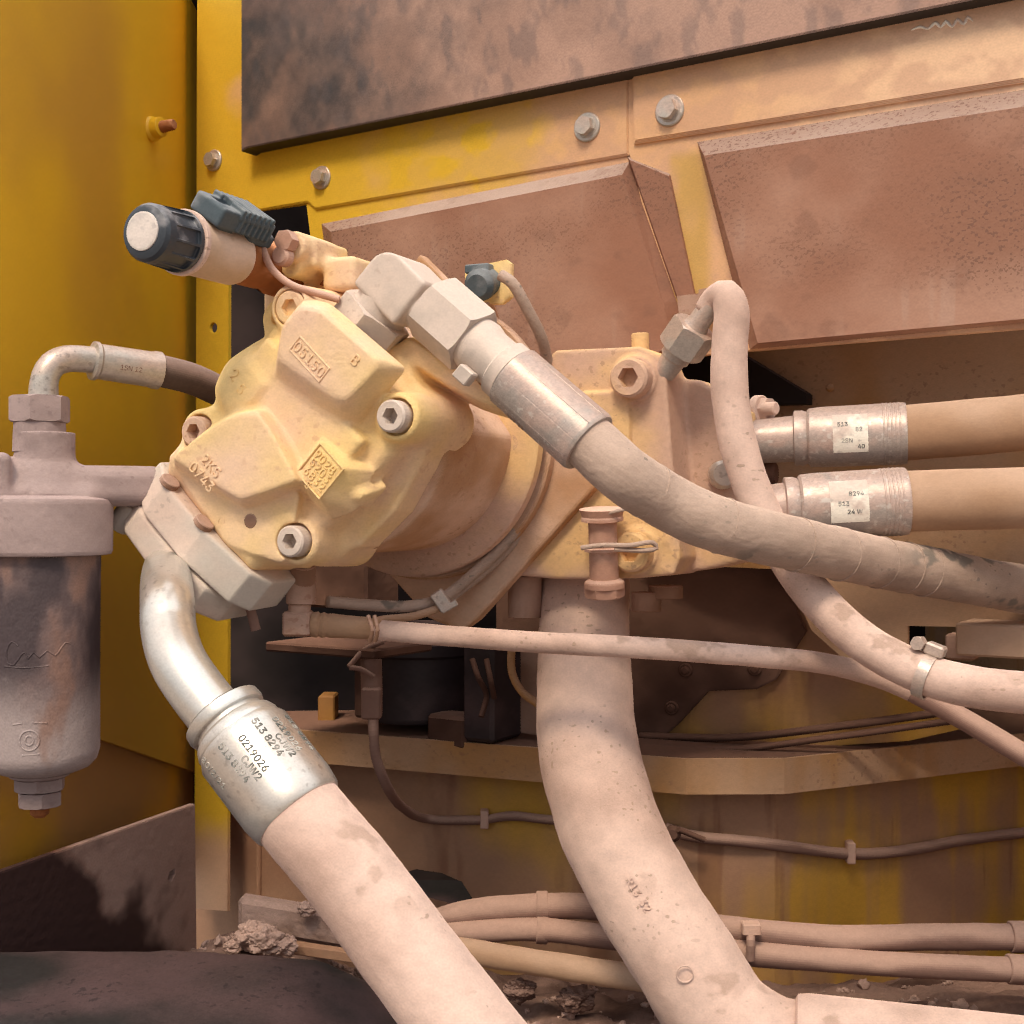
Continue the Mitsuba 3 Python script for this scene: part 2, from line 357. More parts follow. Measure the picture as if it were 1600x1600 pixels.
def smin(a, b, k): h = np.clip(.5 + .5 * (b - a) / k, 0, 1); return b + (a - b) * h - k * h * (1 - h)
def smax(a, b, k): return -smin(-a, -b, k)
def s_box(X, c, h, r=0.0):
    q = [np.abs(x - a) - (b - r) for x, a, b in zip(X, c, h)]
    return np.sqrt(sum(np.maximum(a, 0)**2 for a in q)) + np.minimum(np.maximum(np.maximum(q[0], q[1]), q[2]), 0) - r
def s_cyl(X, c, ax, r, lo, hi, rnd=0.0, r2=None):
    """round bar along coordinate ax (0..2) between lo and hi, radius r at lo and r2 at hi."""
    o = [i for i in range(3) if i != ax]
    rr = r if r2 is None else r + (r2 - r) * np.clip((X[ax] - lo) / (hi - lo), 0, 1)
    a = np.hypot(X[o[0]] - c[0], X[o[1]] - c[1]) - (rr - rnd); b = np.abs(X[ax] - (lo + hi) / 2) - ((hi - lo) / 2 - rnd)
    return np.minimum(np.maximum(a, b), 0) + np.hypot(np.maximum(a, 0), np.maximum(b, 0)) - rnd
def s_poly(X, poly, lo, hi, rnd=0.0, taper=0.0):
    """polygon in the first two coordinates from lo to hi in the third, edges rounded; taper widens it towards hi."""
    poly = np.asarray(poly, float); x, y = X[0], X[1]
    shp = np.broadcast(x, y).shape; x2, y2 = np.broadcast_to(x, shp)[..., 0], np.broadcast_to(y, shp)[..., 0]
    d = np.full(x2.shape, 1e9); ins = np.zeros(x2.shape, bool)
    for (ax, ay), (bx, by) in zip(poly, np.roll(poly, -1, 0)):
        ex, ey = bx - ax, by - ay; t = np.clip(((x2 - ax) * ex + (y2 - ay) * ey) / (ex * ex + ey * ey), 0, 1)
        d = np.minimum(d, np.hypot(x2 - ax - t * ex, y2 - ay - t * ey))
        ins ^= ((ay > y2) != (by > y2)) & (x2 < ex * (y2 - ay) / (ey if ey else 1e-12) + ax)
    a = (np.where(ins, -d, d) + rnd)[..., None] - taper * (X[2] - lo)
    b = np.abs(X[2] - (lo + hi) / 2) - ((hi - lo) / 2 - rnd)
    return np.minimum(np.maximum(a, b), 0) + np.hypot(np.maximum(a, 0), np.maximum(b, 0)) - rnd
def s_hull(X, pts, k=2.0):
    """rounded convex solid through the points (edges softened over about k)."""
    from scipy.spatial import ConvexHull
    eq = np.unique(np.round(ConvexHull(np.asarray(pts, float)).equations, 4), axis=0)
    ds = [X[0] * a + X[1] * b + X[2] * c + w for a, b, c, w in eq]
    m = ds[0]
    for q in ds[1:]: m = np.maximum(m, q)
    return m + k * np.log(sum(np.exp(np.maximum((q - m) / k, -30)) for q in ds))
def lay(pts, depth, pl=None): return [(a, b, depth) for a, b in pm(pts, depth, pl or PP)]
def sdf(fn, lo, hi, h, o, ex, ey, ez):
    """mesh of the distance function fn(X) (local millimetres) in the frame o, ex, ey, ez (world)."""
    lo, hi = np.array(lo, float), np.array(hi, float)
    ax = [np.arange(a, b + h, h) for a, b in zip(lo, hi)]
    X = np.meshgrid(*ax, indexing='ij', sparse=True)
    m = grid_nets(np.asarray(fn(X) + np.zeros([len(a) for a in ax])), lo, h); m.apply_scale(.001)
    return place(m, o, ex, ey, ez)

def text_on(txt, h, o, ex, ey, en, depth=.0008, bold=False, centre=True):
    m = meshkit.text_mesh(txt, h, depth, bold)
    if centre: m.apply_translation([-m.bounds[:, 0].mean(), -m.bounds[:, 1].mean(), 0])
    return place(m, o, ex, ey, en)
def text_round(txt, h, o, ax, ex0, t, th, r, depth=.0004, bold=False, flip=False):
    """lettering wrapped on a cylinder round the axis: runs along the axis, centred at distance t and angle th from ex0."""
    m = meshkit.text_mesh(txt, h, depth, bold); m = m.subdivide().subdivide()
    m.apply_translation([-m.bounds[:, 0].mean(), -m.bounds[:, 1].mean(), 0]); v = m.vertices
    ax = N(ax); ex0 = N(ex0 - ax * (ex0 @ ax)); ey0 = np.cross(ax, ex0)
    a = th + v[:, 1] / r * (1 if flip else -1); q = r + .0001 + v[:, 2]
    W = o + ax * (t + v[:, :1] * (-1 if flip else 1)) + q[:, None] * (np.cos(a)[:, None] * ex0 + np.sin(a)[:, None] * ey0)
    m = trimesh.Trimesh(W, m.faces, process=False); return m

# ------------------------------------------------------------------ planes of the machine
_a, _b = at(385, 800, 1.615), at(1500, 800, 1.615 / 1.4025)
FRM = Plane(_a, _b - _a, UP)                                   # bolted frame sheets
SIDE = Plane(at(0, 800, 1.24), at(305, 800, 1.52) - at(0, 800, 1.24), UP)
FX, FN = FRM.ex, FRM.n
YAW, ROLL = math.radians(25), math.radians(44)
A = np.array([math.sin(YAW), math.cos(YAW), 0]); R = np.array([math.cos(YAW), -math.sin(YAW), 0])
PV = R * math.cos(ROLL) - UP * math.sin(ROLL); QV = R * math.sin(ROLL) + UP * math.cos(ROLL)
F0 = at(470, 680, 1.05)
PP = Plane(F0, PV, QV)                                         # front of the pump: p to the lower right, q to the upper right
GP = Plane(F0, R, UP)                                          # the same plane, upright axes
def pw(p, q, d): return F0 + (PV * p + QV * q + A * d) * .001
def gw(x, z, d): return F0 + (R * x + UP * z + A * d) * .001
def pm(pts, depth, pl=PP): return [tuple(1000 * c for c in pl.hit(u, v, -depth / 1000)) for u, v in pts]

# ------------------------------------------------------------------ dark bay behind everything
def quad(pts): return trimesh.Trimesh(np.array(pts), [(0, 1, 2), (0, 2, 3)], process=False)
struct('bay_back_wall', bbox(np.array([.1, 2.15, 1.45]), [1, 0, 0], [0, 1, 0], UP, (1.6, .02, 1.1)), 'm_dark')
fl = bbox(np.array([.1, 1.45, ZC - .60]), [1, 0, 0], [0, 1, 0], UP, (1.3, .72, .012))
struct('bay_floor', fl, 'm_floor')

rp = [FRM.o + FRM.ex * a - FRM.n * .012 for a in (-.20, 1.25)]
m = trimesh.creation.extrude_polygon(Polygon([rp[0][:2], rp[1][:2], [1.3, 2.2], [-.6, 2.2]]), .01, engine='earcut'); m.apply_translation([0, 0, ZC + .79])
struct('added_roof', m, 'm_dark')  # unseen roof added to keep sky light out of the bay
struct('added_side_wall', bbox(np.array([.67, 1.52, ZC - .10]), [0, 1, 0], UP, [1, 0, 0], (.64, .50, .01)), 'm_mud_light')  # unseen wall added to darken the right-facing sides of the gear housing

# ------------------------------------------------------------------ yellow side panel on the left
t = thing('side_panel', 'tall smooth yellow side panel along the left edge, behind the filter canister', 'panel')
def curved(us, Ys, vtop, vbot, inset, th):
    u = np.linspace(us[0], us[-1], 60); from scipy.interpolate import PchipInterpolator
    Yc = PchipInterpolator(us, Ys)(u); P = np.stack([(u - 800) / F * Yc, Yc], 1)
    tg = np.gradient(P, axis=0); tg /= np.linalg.norm(tg, axis=1, keepdims=True); nr = np.stack([tg[:, 1], -tg[:, 0]], 1)
    V = []
    for q, a, y, b in zip(P + nr * inset, nr, Yc, u):
        zt, zb = ZC + (800 - vtop) / F * 1.3, ZC + (800 - vbot(b)) / F * y
        V += [[*q, zt], [*q, zb], [*(q - a * th), zt], [*(q - a * th), zb]]
    n = 60; Fc = []
    for k in range(n - 1):
        o = 4 * k
        for a, b in ((0, 1), (1, 3), (3, 2)): Fc += [(o + a, o + b, o + 4 + b), (o + a, o + 4 + b, o + 4 + a)]
    return trimesh.Trimesh(np.array(V), Fc, process=False)
SU, SY = [-160, 0, 90, 165, 230, 275, 305, 322], [1.13, 1.24, 1.33, 1.43, 1.54, 1.64, 1.75, 1.90]
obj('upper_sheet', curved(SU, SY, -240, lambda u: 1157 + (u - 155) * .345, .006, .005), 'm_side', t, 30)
obj('lower_sheet', curved(SU, SY, 900, lambda u: 1430 - u * .3, -.004, .004), 'm_lower_side', t, 30, label='lower yellow sheet below the slanted seam')
so = at(231, 203, 1.536); SN = N(np.array([.90, -.42, .05]))
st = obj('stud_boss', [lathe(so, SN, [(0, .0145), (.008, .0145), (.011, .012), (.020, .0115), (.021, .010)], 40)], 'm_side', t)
obj('stud', [lathe(so, SN, [(.015, .005), (.021, .0068), (.036, .0062), (.038, .005)], 28)], 'm_rust', t)

# rusty plate and black floor tray at the lower left
RP = Plane(at(0, 800, 1.195), at(303, 800, 1.52) - at(0, 800, 1.195), UP)
g = RP.poly([(-120, 1404), (303, 1256), (306, 1540), (-120, 1640)])
slot = Polygon(RP.poly([(264, 1362), (270, 1358), (271, 1366), (264, 1377), (260, 1373)]))
single('rusty_plate', RP.slab(g, -.006, .002, .0012, [slot]), 'm_rusty_plate', 'rusty steel plate with a black oily stain, standing on the dark tray below the filter', 'plate', smooth=False)

def tray_mesh():
    X = np.linspace(-.70, .05, 110); Yv = np.concatenate([np.linspace(.55, 1.12, 60), np.linspace(1.125, 1.26, 24)]); V = []
    for y in Yv:
        for x in X:
            zr = ZC - (np.interp(800 + x / 1.16 * F, [-200, 270, 420, 500, 600, 700], [1488, 1487, 1492, 1502, 1544, 1625]) - 800) / F * 1.16
            z = zr - .16 * max(1.16 - y, 0) ** 1.3 - 3.0 * max(y - 1.16, 0) ** 1.3 - .12 * max(.02 - abs(y - 1.16), 0)
            V.append([x, y, z + .003 * meshkit.fbm(np.array([x * 12, y * 12, 0.])) + .007 * (meshkit.fbm(np.array([x * 30, y * 30, 3.])) - .5)])
    n = len(X); i, j = np.meshgrid(np.arange(len(Yv) - 1), np.arange(n - 1), indexing='ij'); a = (i * n + j).ravel()
    return trimesh.Trimesh(np.array(V), np.vstack([np.stack([a, a + 1, a + n + 1], 1), np.stack([a, a + n + 1, a + n], 1)]), process=False)
single('floor_tray', tray_mesh(), 'm_floor', 'black scuffed steel tray surface in the lower left corner', 'tray', smooth=True)

# ------------------------------------------------------------------ frame sheets, black panel, pressed panels, bolts
t = thing('frame_sheet', 'yellow left frame sheet with a tall narrow post and a dusty top rail', 'frame')
hole = Point(*FRM.hit(333, 512)).buffer(.0062)
g = FRM.poly([(308, -260), (983, -560), (983, 243), (1046, 271), (1088, 466), (1063, 478), (1077, 550), (1000, 640), (520, 640), (488, 400), (478, 319), (357, 336), (355, 1424), (303, 1420)])
obj('sheet', FRM.slab(g, -.005, 0, .0008, [hole]), 'm_frame', t, False)
if 0: obj('post_side', FRM.slab(FRM.poly([(352, 350), (356, 350), (354, 1423), (350, 1423)]), -.05, -.0055), 'm_frame', t, False)
emb = FRM.loft(FRM.poly([(503, 350), (984, 253), (1062, 472), (1076, 548), (900, 640), (540, 640)]), .0005, FRM.poly([(517, 362), (972, 273), (1036, 472), (1050, 538), (890, 628), (552, 628)], .018), .018)
obj('pressed_panel', emb, 'm_panel', t, False, label='pink brown pressed panel raised from the left frame sheet')
fl2 = FRM.loft(FRM.poly([(980, 244), (1049, 270), (1090, 466), (1060, 478)]), .0005, FRM.poly([(984, 250), (1045, 275), (1085, 462), (1062, 474)], .007), .007)
obj('top_rail', FRM.slab(FRM.poly([(380, 238), (982, 108), (982, 242), (492, 327), (480, 316), (380, 333)], .004), .0, .004, .002), 'm_frame', t, False)
obj('flange', fl2, 'm_panel', t, False)

t = thing('frame_sheet', 'dusty right frame sheet with the rail paler towards the right and the large pitted panel', 'frame')
g = FRM.poly([(985, -560), (1800, -700), (1800, 497), (1172, 548), (1050, 560), (1000, 300), (984, 236)])
obj('sheet', FRM.slab(g, -.0085, .003, .0008), 'm_frame', t, False)
emb = FRM.loft(FRM.poly([(1090, 222), (1800, 108), (1800, 486), (1172, 546)], .003), .0035, FRM.poly([(1100, 243), (1800, 136), (1800, 480), (1184, 536)], .022), .022)
obj('pressed_panel', emb, 'm_panel', t, False, label='large pitted brown pressed panel of the right sheet')
obj('top_rail', FRM.slab(FRM.poly([(986, 108), (1800, -64), (1800, 95), (988, 224)], .009), .003, .009, .003), 'm_frame', t, False)

g = FRM.poly([(376, -250), (1800, -500), (1800, -58), (385, 231), (376, 236)], .03)
single('access_hatch', FRM.slab(g, .0, .03, .0015), 'm_black', 'black access hatch with scratched pink dust along the top of the photo', 'hatch', smooth=False)

sc_ = [(1424, 47), (1438, 42), (1450, 45), (1462, 36), (1470, 43), (1478, 34), (1488, 42), (1496, 31), (1506, 38), (1512, 27), (1520, 33)]
obj('paint_scratch', tube([FRM.px(a, b, .0092) for a, b in sc_], [.0006, .0014, .0010, .0018, .0009, .0019, .0010, .0017, .0012, .0016, .0004], 10, .002), 'm_label', t, label='pale scribbled scratch on the rail near the top right corner')
def hex_bolt(u, v, d, k, label):
    o = FRM.px(u, v, d); t = thing('hex_bolt', label, 'bolt', 'hex bolts along the frame rail')
    obj('washer', lathe(o, FN, [(-.001, .0122 * k), (.0018, .0122 * k), (.0026, .0114 * k)], 40), 'm_zinc', t)
    obj('head', [lathe(o, FN, [(.002, .0092 * k), (.0034, .0088 * k)], 32), hexn(o + FN * .003, FN, .0078, .0082 * k, .0012, rot=u)], 'm_zinc', t)
hex_bolt(335, 251, 0, 1.09, 'dusty hex bolt with washer at the top of the yellow post')
hex_bolt(503, 278, .004, 1.12, 'dusty hex bolt on the rail just right of the black plug connector')
hex_bolt(918, 199, .004, 1.22, 'dusty hex bolt left of the seam between the frame sheets')
hex_bolt(1047, 173, .009, 1.26, 'bright hex bolt right of the seam between the frame sheets')
t = thing('bracket', 'small brown bracket behind the bend of the pale pink hose', 'bracket')
obj('plate', FRM.slab(FRM.poly([(1056, 462), (1105, 456), (1112, 490), (1060, 498)], .03), .014, .03, .002), 'm_cast_brown', t, False)
obj('tab', FRM.slab(FRM.poly([(1088, 452), (1122, 444), (1126, 460), (1092, 468)], .022), .012, .020, .002), 'm_cast_brown', t, False)

# ------------------------------------------------------------------ back wall right of the pump, ledge, lower wall
BW = Plane(FRM.o - FN * .125, FX, UP)
single('inner_wall', BW.slab(BW.poly([(1000, 470), (1800, 470), (1800, 985), (1418, 978), (1418, 1040), (1330, 1040), (1268, 985), (1225, 890), (1000, 880)]), -.006, 0), 'm_mud_light', 'dusty yellow brown inner wall behind the two straight hoses', 'wall', smooth=False)
single('black_guard', BW.slab(BW.poly([(1080, 556), (1180, 560), (1276, 618), (1276, 634), (1080, 640)]), .012, .03, .001), 'm_dark', 'black triangular guard above the upper straight hose', 'guard', smooth=False)
single('rivet', lathe(BW.px(1297, 606), FN, [(0, .0042), (.002, .004), (.0035, .002)], 20), 'm_mud_light', 'small round rivet on the inner wall above the upper straight hose', 'rivet')

LZ = ZC - .250
noseL, nose, noseR = at(395, 800, 1.553), at(1150, 800, 1.346), at(1800, 800, 1.60)
def plan(off, back=None):
    q = [np.array([x[0], x[1] + off]) for x in (noseL, nose - [.05, -.004, 0], nose + [.05, .006, 0], noseR)]
    return q
def wplan(off):
    q = plan(off)
    a = at(270, 800, 1.80)[:2] + [0, off - .05]; b = at(520, 800, 1.565)[:2] + [0, off - .05 + .0]
    return [a, b] + q[1:]
def wallY(u, off=.05):
    q = wplan(off); xs = np.array([a[0] / a[1] for a in q])
    k = (u - 800) / F; i = int(np.clip(np.searchsorted(xs, k) - 1, 0, 3)); a, b = q[i], q[i + 1]
    t_ = (k * a[1] - a[0]) / ((b[0] - a[0]) - k * (b[1] - a[1])); return a[1] + (b[1] - a[1]) * t_
def wall_strip(off, z0, z1, th, plan=plan):
    a, b = plan(off), plan(off + th)
    m = trimesh.creation.extrude_polygon(Polygon(a + b[::-1]).buffer(0), z1 - z0, engine='earcut'); m.apply_translation([0, 0, z0]); return m
t = thing('ledge', 'dusty yellow ledge with a folded front lip that bends forward in the middle', 'ledge')
obj('lip', wall_strip(0, LZ - .036, LZ, .005), 'm_mud_light', t, False)
m = trimesh.creation.extrude_polygon(Polygon(plan(.0052) + [np.array([.75, 1.76]), np.array([-.36, 1.67])]), .005, engine='earcut'); m.apply_translation([0, 0, LZ - .005])
obj('shelf', m, 'm_mud', t, False)
m = wall_strip(.05, ZC - .59, LZ - .006, .005, wplan)
slot = rod(at(690, 1400, 1.30), at(690, 1400, 1.55), .001)
hp = [at(u, v, 1.36) for u, v in [(625, 1366), (650, 1358), (690, 1364), (722, 1378), (742, 1410), (715, 1414), (660, 1400)]]
hp2 = [np.array([x[0] * 1.2, x[1] * 1.2, ZC + (x[2] - ZC) * 1.2]) for x in hp]
cut = m3.Manifold.hull_points(np.array(hp + hp2))
single('lower_wall', tm(man(m) - cut), 'm_yellow_wall', 'streaked yellow lower wall under the ledge, with a dark oval hole', 'wall', smooth=False)
single('weld_bead', tube([at(404, 1300, wallY(404) - .004), at(404, 1380, wallY(404) - .004), at(403, 1440, wallY(403) - .004)], .0035, 14), 'm_yellow_wall', 'thin vertical rod on the lower wall beside the yellow post', 'rod')

# mud coloured plates between gearbox and ledge
MP = Plane(at(1000, 800, 1.50), np.array([.94, -.34, 0]), UP)
g = MP.poly([(780, 850), (1420, 850), (1420, 1010), (1470, 1080), (1500, 1140), (1420, 1158), (1210, 1172), (780, 1152)])
single('mud_plate', MP.slab(g, -.01, 0, .002), 'm_yellow_wall', 'mud stained yellow plate standing on the ledge under the hoses', 'plate', smooth=False)
t = thing('mounting_plate', 'dark muddy mounting plate with two round bolts below the gearbox', 'plate')
g = MP.poly([(780, 860), (1210, 870), (1262, 985), (1215, 1060), (1185, 1075), (1110, 1078), (1090, 1100), (1062, 1130), (1040, 1150), (780, 1140)])
obj('plate', MP.slab(g, .001, .012, .002), 'm_mud', t, False)
for u, v in ((1072, 1047), (1050, 1106), (1180, 1045)):
    obj('bolt', lathe(MP.px(u, v, .012), MP.n, [(0, .0078), (.003, .0078), (.0042, .0066), (.0042, .0048), (.008, .0045), (.009, .003)], 30), 'm_mud', t)
t = thing('fold_lines', 'two brown fold lines of the mud stained plate, added as thin tubes along the ledge', 'strip')  # folds of the plate, added as thin tubes
obj('strip', tube(px([(1000, 1150, 1.48), (1150, 1152, 1.435), (1300, 1136, 1.395), (1480, 1112, 1.345)]), .0042, 20), 'm_mud', t)
obj('strip', tube(px([(1000, 1166, 1.44), (1150, 1170, 1.405), (1300, 1152, 1.375), (1490, 1126, 1.33)]), .0036, 20), 'm_mud', t)
single('beam', bbox(at(1676, 1003, 1.19), FX, UP, FN, (.095, .015, .03), .002), 'm_hose_tan', 'square tan beam end at the right edge above the clamped hose', 'beam', smooth=False)
single('bent_rod', tube(px([(1060, 1296, 1.36), (1100, 1312, 1.37)]), .003), 'm_mud', 'short dark rod end beside the wide vertical hose', 'rod')

# ------------------------------------------------------------------ black motor and neighbours in the cavity
t = thing('black_motor', 'dirty black cylindrical motor on the ledge below the pump', 'motor')
mo = at(655, 800, 1.55); mo[2] = LZ
obj('drum', lathe(mo, UP, [(.012, .062), (.018, .066), (.085, .066), (.088, .069), (.10, .069), (.103, .060), (.12, .055)], 64), 'm_motor', t)
obj('cap_plate', bbox(at(545, 1010, 1.43), FX, UP, FN, (.075, .005, .05), .002), 'm_mud', t, False)
obj('foot', bbox(at(712, 1140, 1.475), FX, UP, FN, (.026, .018, .02), .004), 'm_mud', t, False)
obj('cable_block', bbox(at(770, 1075, 1.46), FX, UP, FN, (.02, .055, .03), .004), 'm_motor', t, False)
obj('bracket', bbox(at(572, 1070, 1.42), FX, UP, FN, (.008, .034, .012), .003), 'm_mud', t, False)
obj('lead', tube(px([(738, 1030, 1.42), (748, 1060, 1.41), (760, 1085, 1.42), (752, 1120, 1.41)]), .003, 14), 'm_mud', t)
obj('lead', tube(px([(760, 1030, 1.42), (768, 1070, 1.41), (772, 1090, 1.42)]), .003, 14), 'm_mud', t)
t = thing('support_bracket', 'pink brown bracket hanging beside the wide vertical hose above the ledge', 'bracket')
obj('plate', FRM.slab(FRM.poly([(782, 990), (845, 990), (845, 1150), (785, 1142)], -.06), -.07, -.06, .002), 'm_cast_brown', t, False)
obj('rib', tube(px([(800, 1000, 1.33), (800, 1050, 1.33), (815, 1080, 1.33), (840, 1100, 1.33)]), .004, 16), 'm_mud_light', t)
single('grey_box', bbox(at(545, 900, 1.52), FX, UP, FN, (.050, .035, .03), .003), 'm_mud', 'dark grey box in the cavity under the pump cover', 'box', smooth=False)
single('yellow_block', bbox(at(513, 1104, 1.62), [1, 0, 0], UP, [0, -1, 0], (.010, .0155, .02), .002), 'm_lower_side', 'small yellow block at the back of the ledge', 'block', smooth=False)
single('hanging_strap', tube(px([(384, 905, 1.12), (390, 945, 1.12), (400, 985, 1.12)]), .0042, 14), 'm_hose_brown', 'short grey strap end hanging under the pale pipe flange', 'strap')

# small cables and clips
def cable(label, pts, r, clips, name='cable', mat='m_hose_brown'):
    t = thing(name, label, 'cable'); obj('sheath', tube(px([(a, b, wallY(a) - r - .002 if c is None else c) for a, b, c in pts]), r, 20, rough=.0008), mat, t)
    for u, v, Y, h in clips:
        Y = wallY(u) - r - .002
        obj('clip', bbox(at(u, v, Y), [1, 0, 0], UP, [0, 1, 0], (.0045, h, r + .0025), .001), 'm_wire', t, False)
    return t
t = cable('thin brown sensor cable drooping in front of the ledge with a grey connector', [(583, 1118, 1.36), (584, 1150, 1.35), (588, 1185, 1.35), (603, 1225, 1.36), (630, 1262, 1.44), (670, 1280, None), (750, 1281, None), (800, 1275, None), (850, 1280, None), (930, 1284, None)], .0052, [(757, 1279, 1.375, .010)])
obj('connector', [rod(at(580, 1030, 1.37), at(581, 1090, 1.365), .011), bbox(at(581, 1098, 1.36), [1, 0, 0], UP, [0, 1, 0], (.010, .016, .010), .002)], 'm_hose_brown', t)
obj('loose_wire', tube(px([(600, 1002, 1.36), (570, 1015, 1.36), (545, 1042, 1.35)]), .0028, 14), 'm_hose_brown', t)
obj('loose_wire', tube(px([(546, 1043, 1.35), (565, 1046, 1.35), (585, 1058, 1.35)]), .0026, 14), 'm_hose_brown', t)
cable('brown cable sagging across the streaked lower wall at the right', [(1040, 1294, None), (1080, 1306, None), (1160, 1314, None), (1240, 1324, None), (1330, 1334, None), (1420, 1328, None), (1510, 1312, None), (1700, 1290, None)], .0062, [(1328, 1331, 1.285, .0115)])
single('push_clip', lathe(at(1052, 1300, 1.375), np.array([-.2, -1, 0]), [(0, .006), (.004, .0085), (.008, .0085), (.012, .005)], 20), 'm_mud', 'dark push clip where the sagging cable meets the wide vertical hose', 'clip')

# ------------------------------------------------------------------ lower tubes and dirt
def low_tube(label, pts, r, bands, mat='m_hose_brown', group=None):
    t = thing('lower_tube', label, 'tube', group); obj('tube', tube(px(pts), r, 36, rough=.0008), mat, t)
    for a, b in bands:
        obj('band', rod(at(*a), at(*b), r + .0022), mat, t)
    return t
low_tube('upper one of the two dusty lower tubes, running above the other along the wall', [(640, 1452, 1.30), (740, 1424, 1.27), (840, 1416, 1.25), (940, 1418, 1.24), (1140, 1452, 1.20), (1300, 1466, 1.19), (1450, 1464, 1.20), (1700, 1464, 1.20)], .0118, [((838, 1416, 1.25), (856, 1416, 1.25)), ((1578, 1464, 1.20), (1640, 1464, 1.20))])
low_tube('lower one of the two dusty lower tubes, running beneath the other along the wall', [(640, 1468, 1.28), (740, 1456, 1.26), (840, 1452, 1.24), (960, 1466, 1.22), (1150, 1488, 1.185), (1300, 1500, 1.18), (1450, 1510, 1.18), (1700, 1518, 1.18)], .0108, [((838, 1452, 1.24), (856, 1453, 1.24)), ((1574, 1514, 1.18), (1640, 1517, 1.18))])
low_tube('thick orange tan tube slanting behind the wide vertical hose near the bottom', [(560, 1462, 1.30), (700, 1482, 1.24), (850, 1506, 1.20), (1010, 1530, 1.16)], .0115, [], 'm_hose_tan')
t = thing('tube_clamp', 'small strap clamp holding the two lower tubes together', 'clamp')
obj('strap', tube(px([(1172, 1446, 1.180), (1173, 1470, 1.168), (1172, 1500, 1.168)]), .004, 12), 'm_hose_brown', t)
obj('block', bbox(at(1173, 1450, 1.175), [1, 0, 0], UP, [0, 1, 0], (.008, .005, .007), .001), 'm_wire', t, False)
single('flat_bar', bbox(at(520, 1448, 1.32), N(at(640, 1470, 1.30) - at(390, 1428, 1.34)), UP, [0, 1, 0], (.10, .017, .012), .005), 'm_dirt', 'dust caked flat bar lying between the post and the wide hose', 'bar', smooth=False)
single('yellow_strip', bbox(at(540, 1492, 1.27), N(at(640, 1506, 1.25) - at(470, 1482, 1.29)), UP, [0, 1, 0], (.06, .005, .006), .001), 'm_yellow_wall', 'narrow yellow strip under the dust caked bar', 'strip', smooth=False)
rng = np.random.default_rng(4)
def bed_z(x, y): return ZC - .462 + .06 * np.exp(-((x + .26) / .08) ** 2 - ((y - 1.33) / .11) ** 2) + .022 * (meshkit.fbm(np.stack([x * 14, y * 14, 0 * x], -1)) - .5) * 2 - .22 * np.maximum(y - 1.24, 0) + .008 * (meshkit.fbm(np.stack([x * 70, y * 70, 0 * x], -1), 3, 5) - .5)
gx_, gy_ = np.meshgrid(np.linspace(-.34, .75, 230), np.linspace(1.13, 1.62, 90)); nb = 230
ii, jj = np.meshgrid(np.arange(89), np.arange(nb - 1), indexing='ij'); aa = (ii * nb + jj).ravel()
struct('mud_ground', trimesh.Trimesh(np.stack([gx_, gy_, bed_z(gx_, gy_)], -1).reshape(-1, 3), np.vstack([np.stack([aa, aa + 1, aa + nb + 1], 1), np.stack([aa, aa + nb + 1, aa + nb], 1)]), process=False), 'm_ground', True)
cr = []
for k in range(420):
    x, y = (rng.uniform(-.33, -.10), rng.uniform(1.17, 1.40)) if k % 2 else (rng.uniform(-.10, .45), rng.uniform(1.15, 1.34))
    r_ = rng.uniform(.001, .0035) * (1 + 1.2 * (rng.random() < .12)); ic = trimesh.creation.icosphere(1)
    v_ = ic.vertices * (1 + .35 * rng.standard_normal((len(ic.vertices), 1)) * .6) * r_ + [x, y, float(bed_z(np.array(x), np.array(y))) + r_ * .4]
    cr.append(trimesh.Trimesh(v_, ic.faces, process=False))
key = obj('dirt_crumbs', join(cr), 'm_dirt'); labels[key] = {'label': 'loose dirt crumbs scattered on the mud around the clods', 'category': 'dirt', 'kind': 'stuff'}
def clod(c, r, seed):
    m = trimesh.creation.icosphere(4); v = m.vertices
    d = 1 + .55 * (meshkit.fbm(v * 2.1 + seed * 7, 4, seed) - .5) * 2 + .12 * (meshkit.noise(v * 9 + seed, seed) - .5)
    sc = np.array([1, .8, .8]) * r; return trimesh.Trimesh(v * d[:, None] * sc + c, m.faces, process=False)
for k, (u, v, Y, r, lab) in enumerate([(392, 1462, 1.27, .015, 'leftmost dry dirt clod at the foot of the yellow post'), (416, 1470, 1.26, .017, 'largest dry dirt clod, in the middle of the heap by the post'), (446, 1477, 1.26, .011, 'dry dirt clod at the right end of the heap by the post'),
                                    (478, 1419, 1.30, .009, 'small dirt lump on top of the dust caked bar'), (365, 1480, 1.27, .009, 'flat crumb of dirt left of the clod heap'),
                                    (812, 1548, 1.22, .013, 'dirt lump between the two wide hoses, the left one'), (900, 1562, 1.21, .015, 'dirt lump beside the wide vertical hose, the right one')]):
    single('dirt_clod', clod(at(u, v, Y), r, k), 'm_dirt' if u < 600 else 'm_ground', lab, 'dirt', smooth=True)

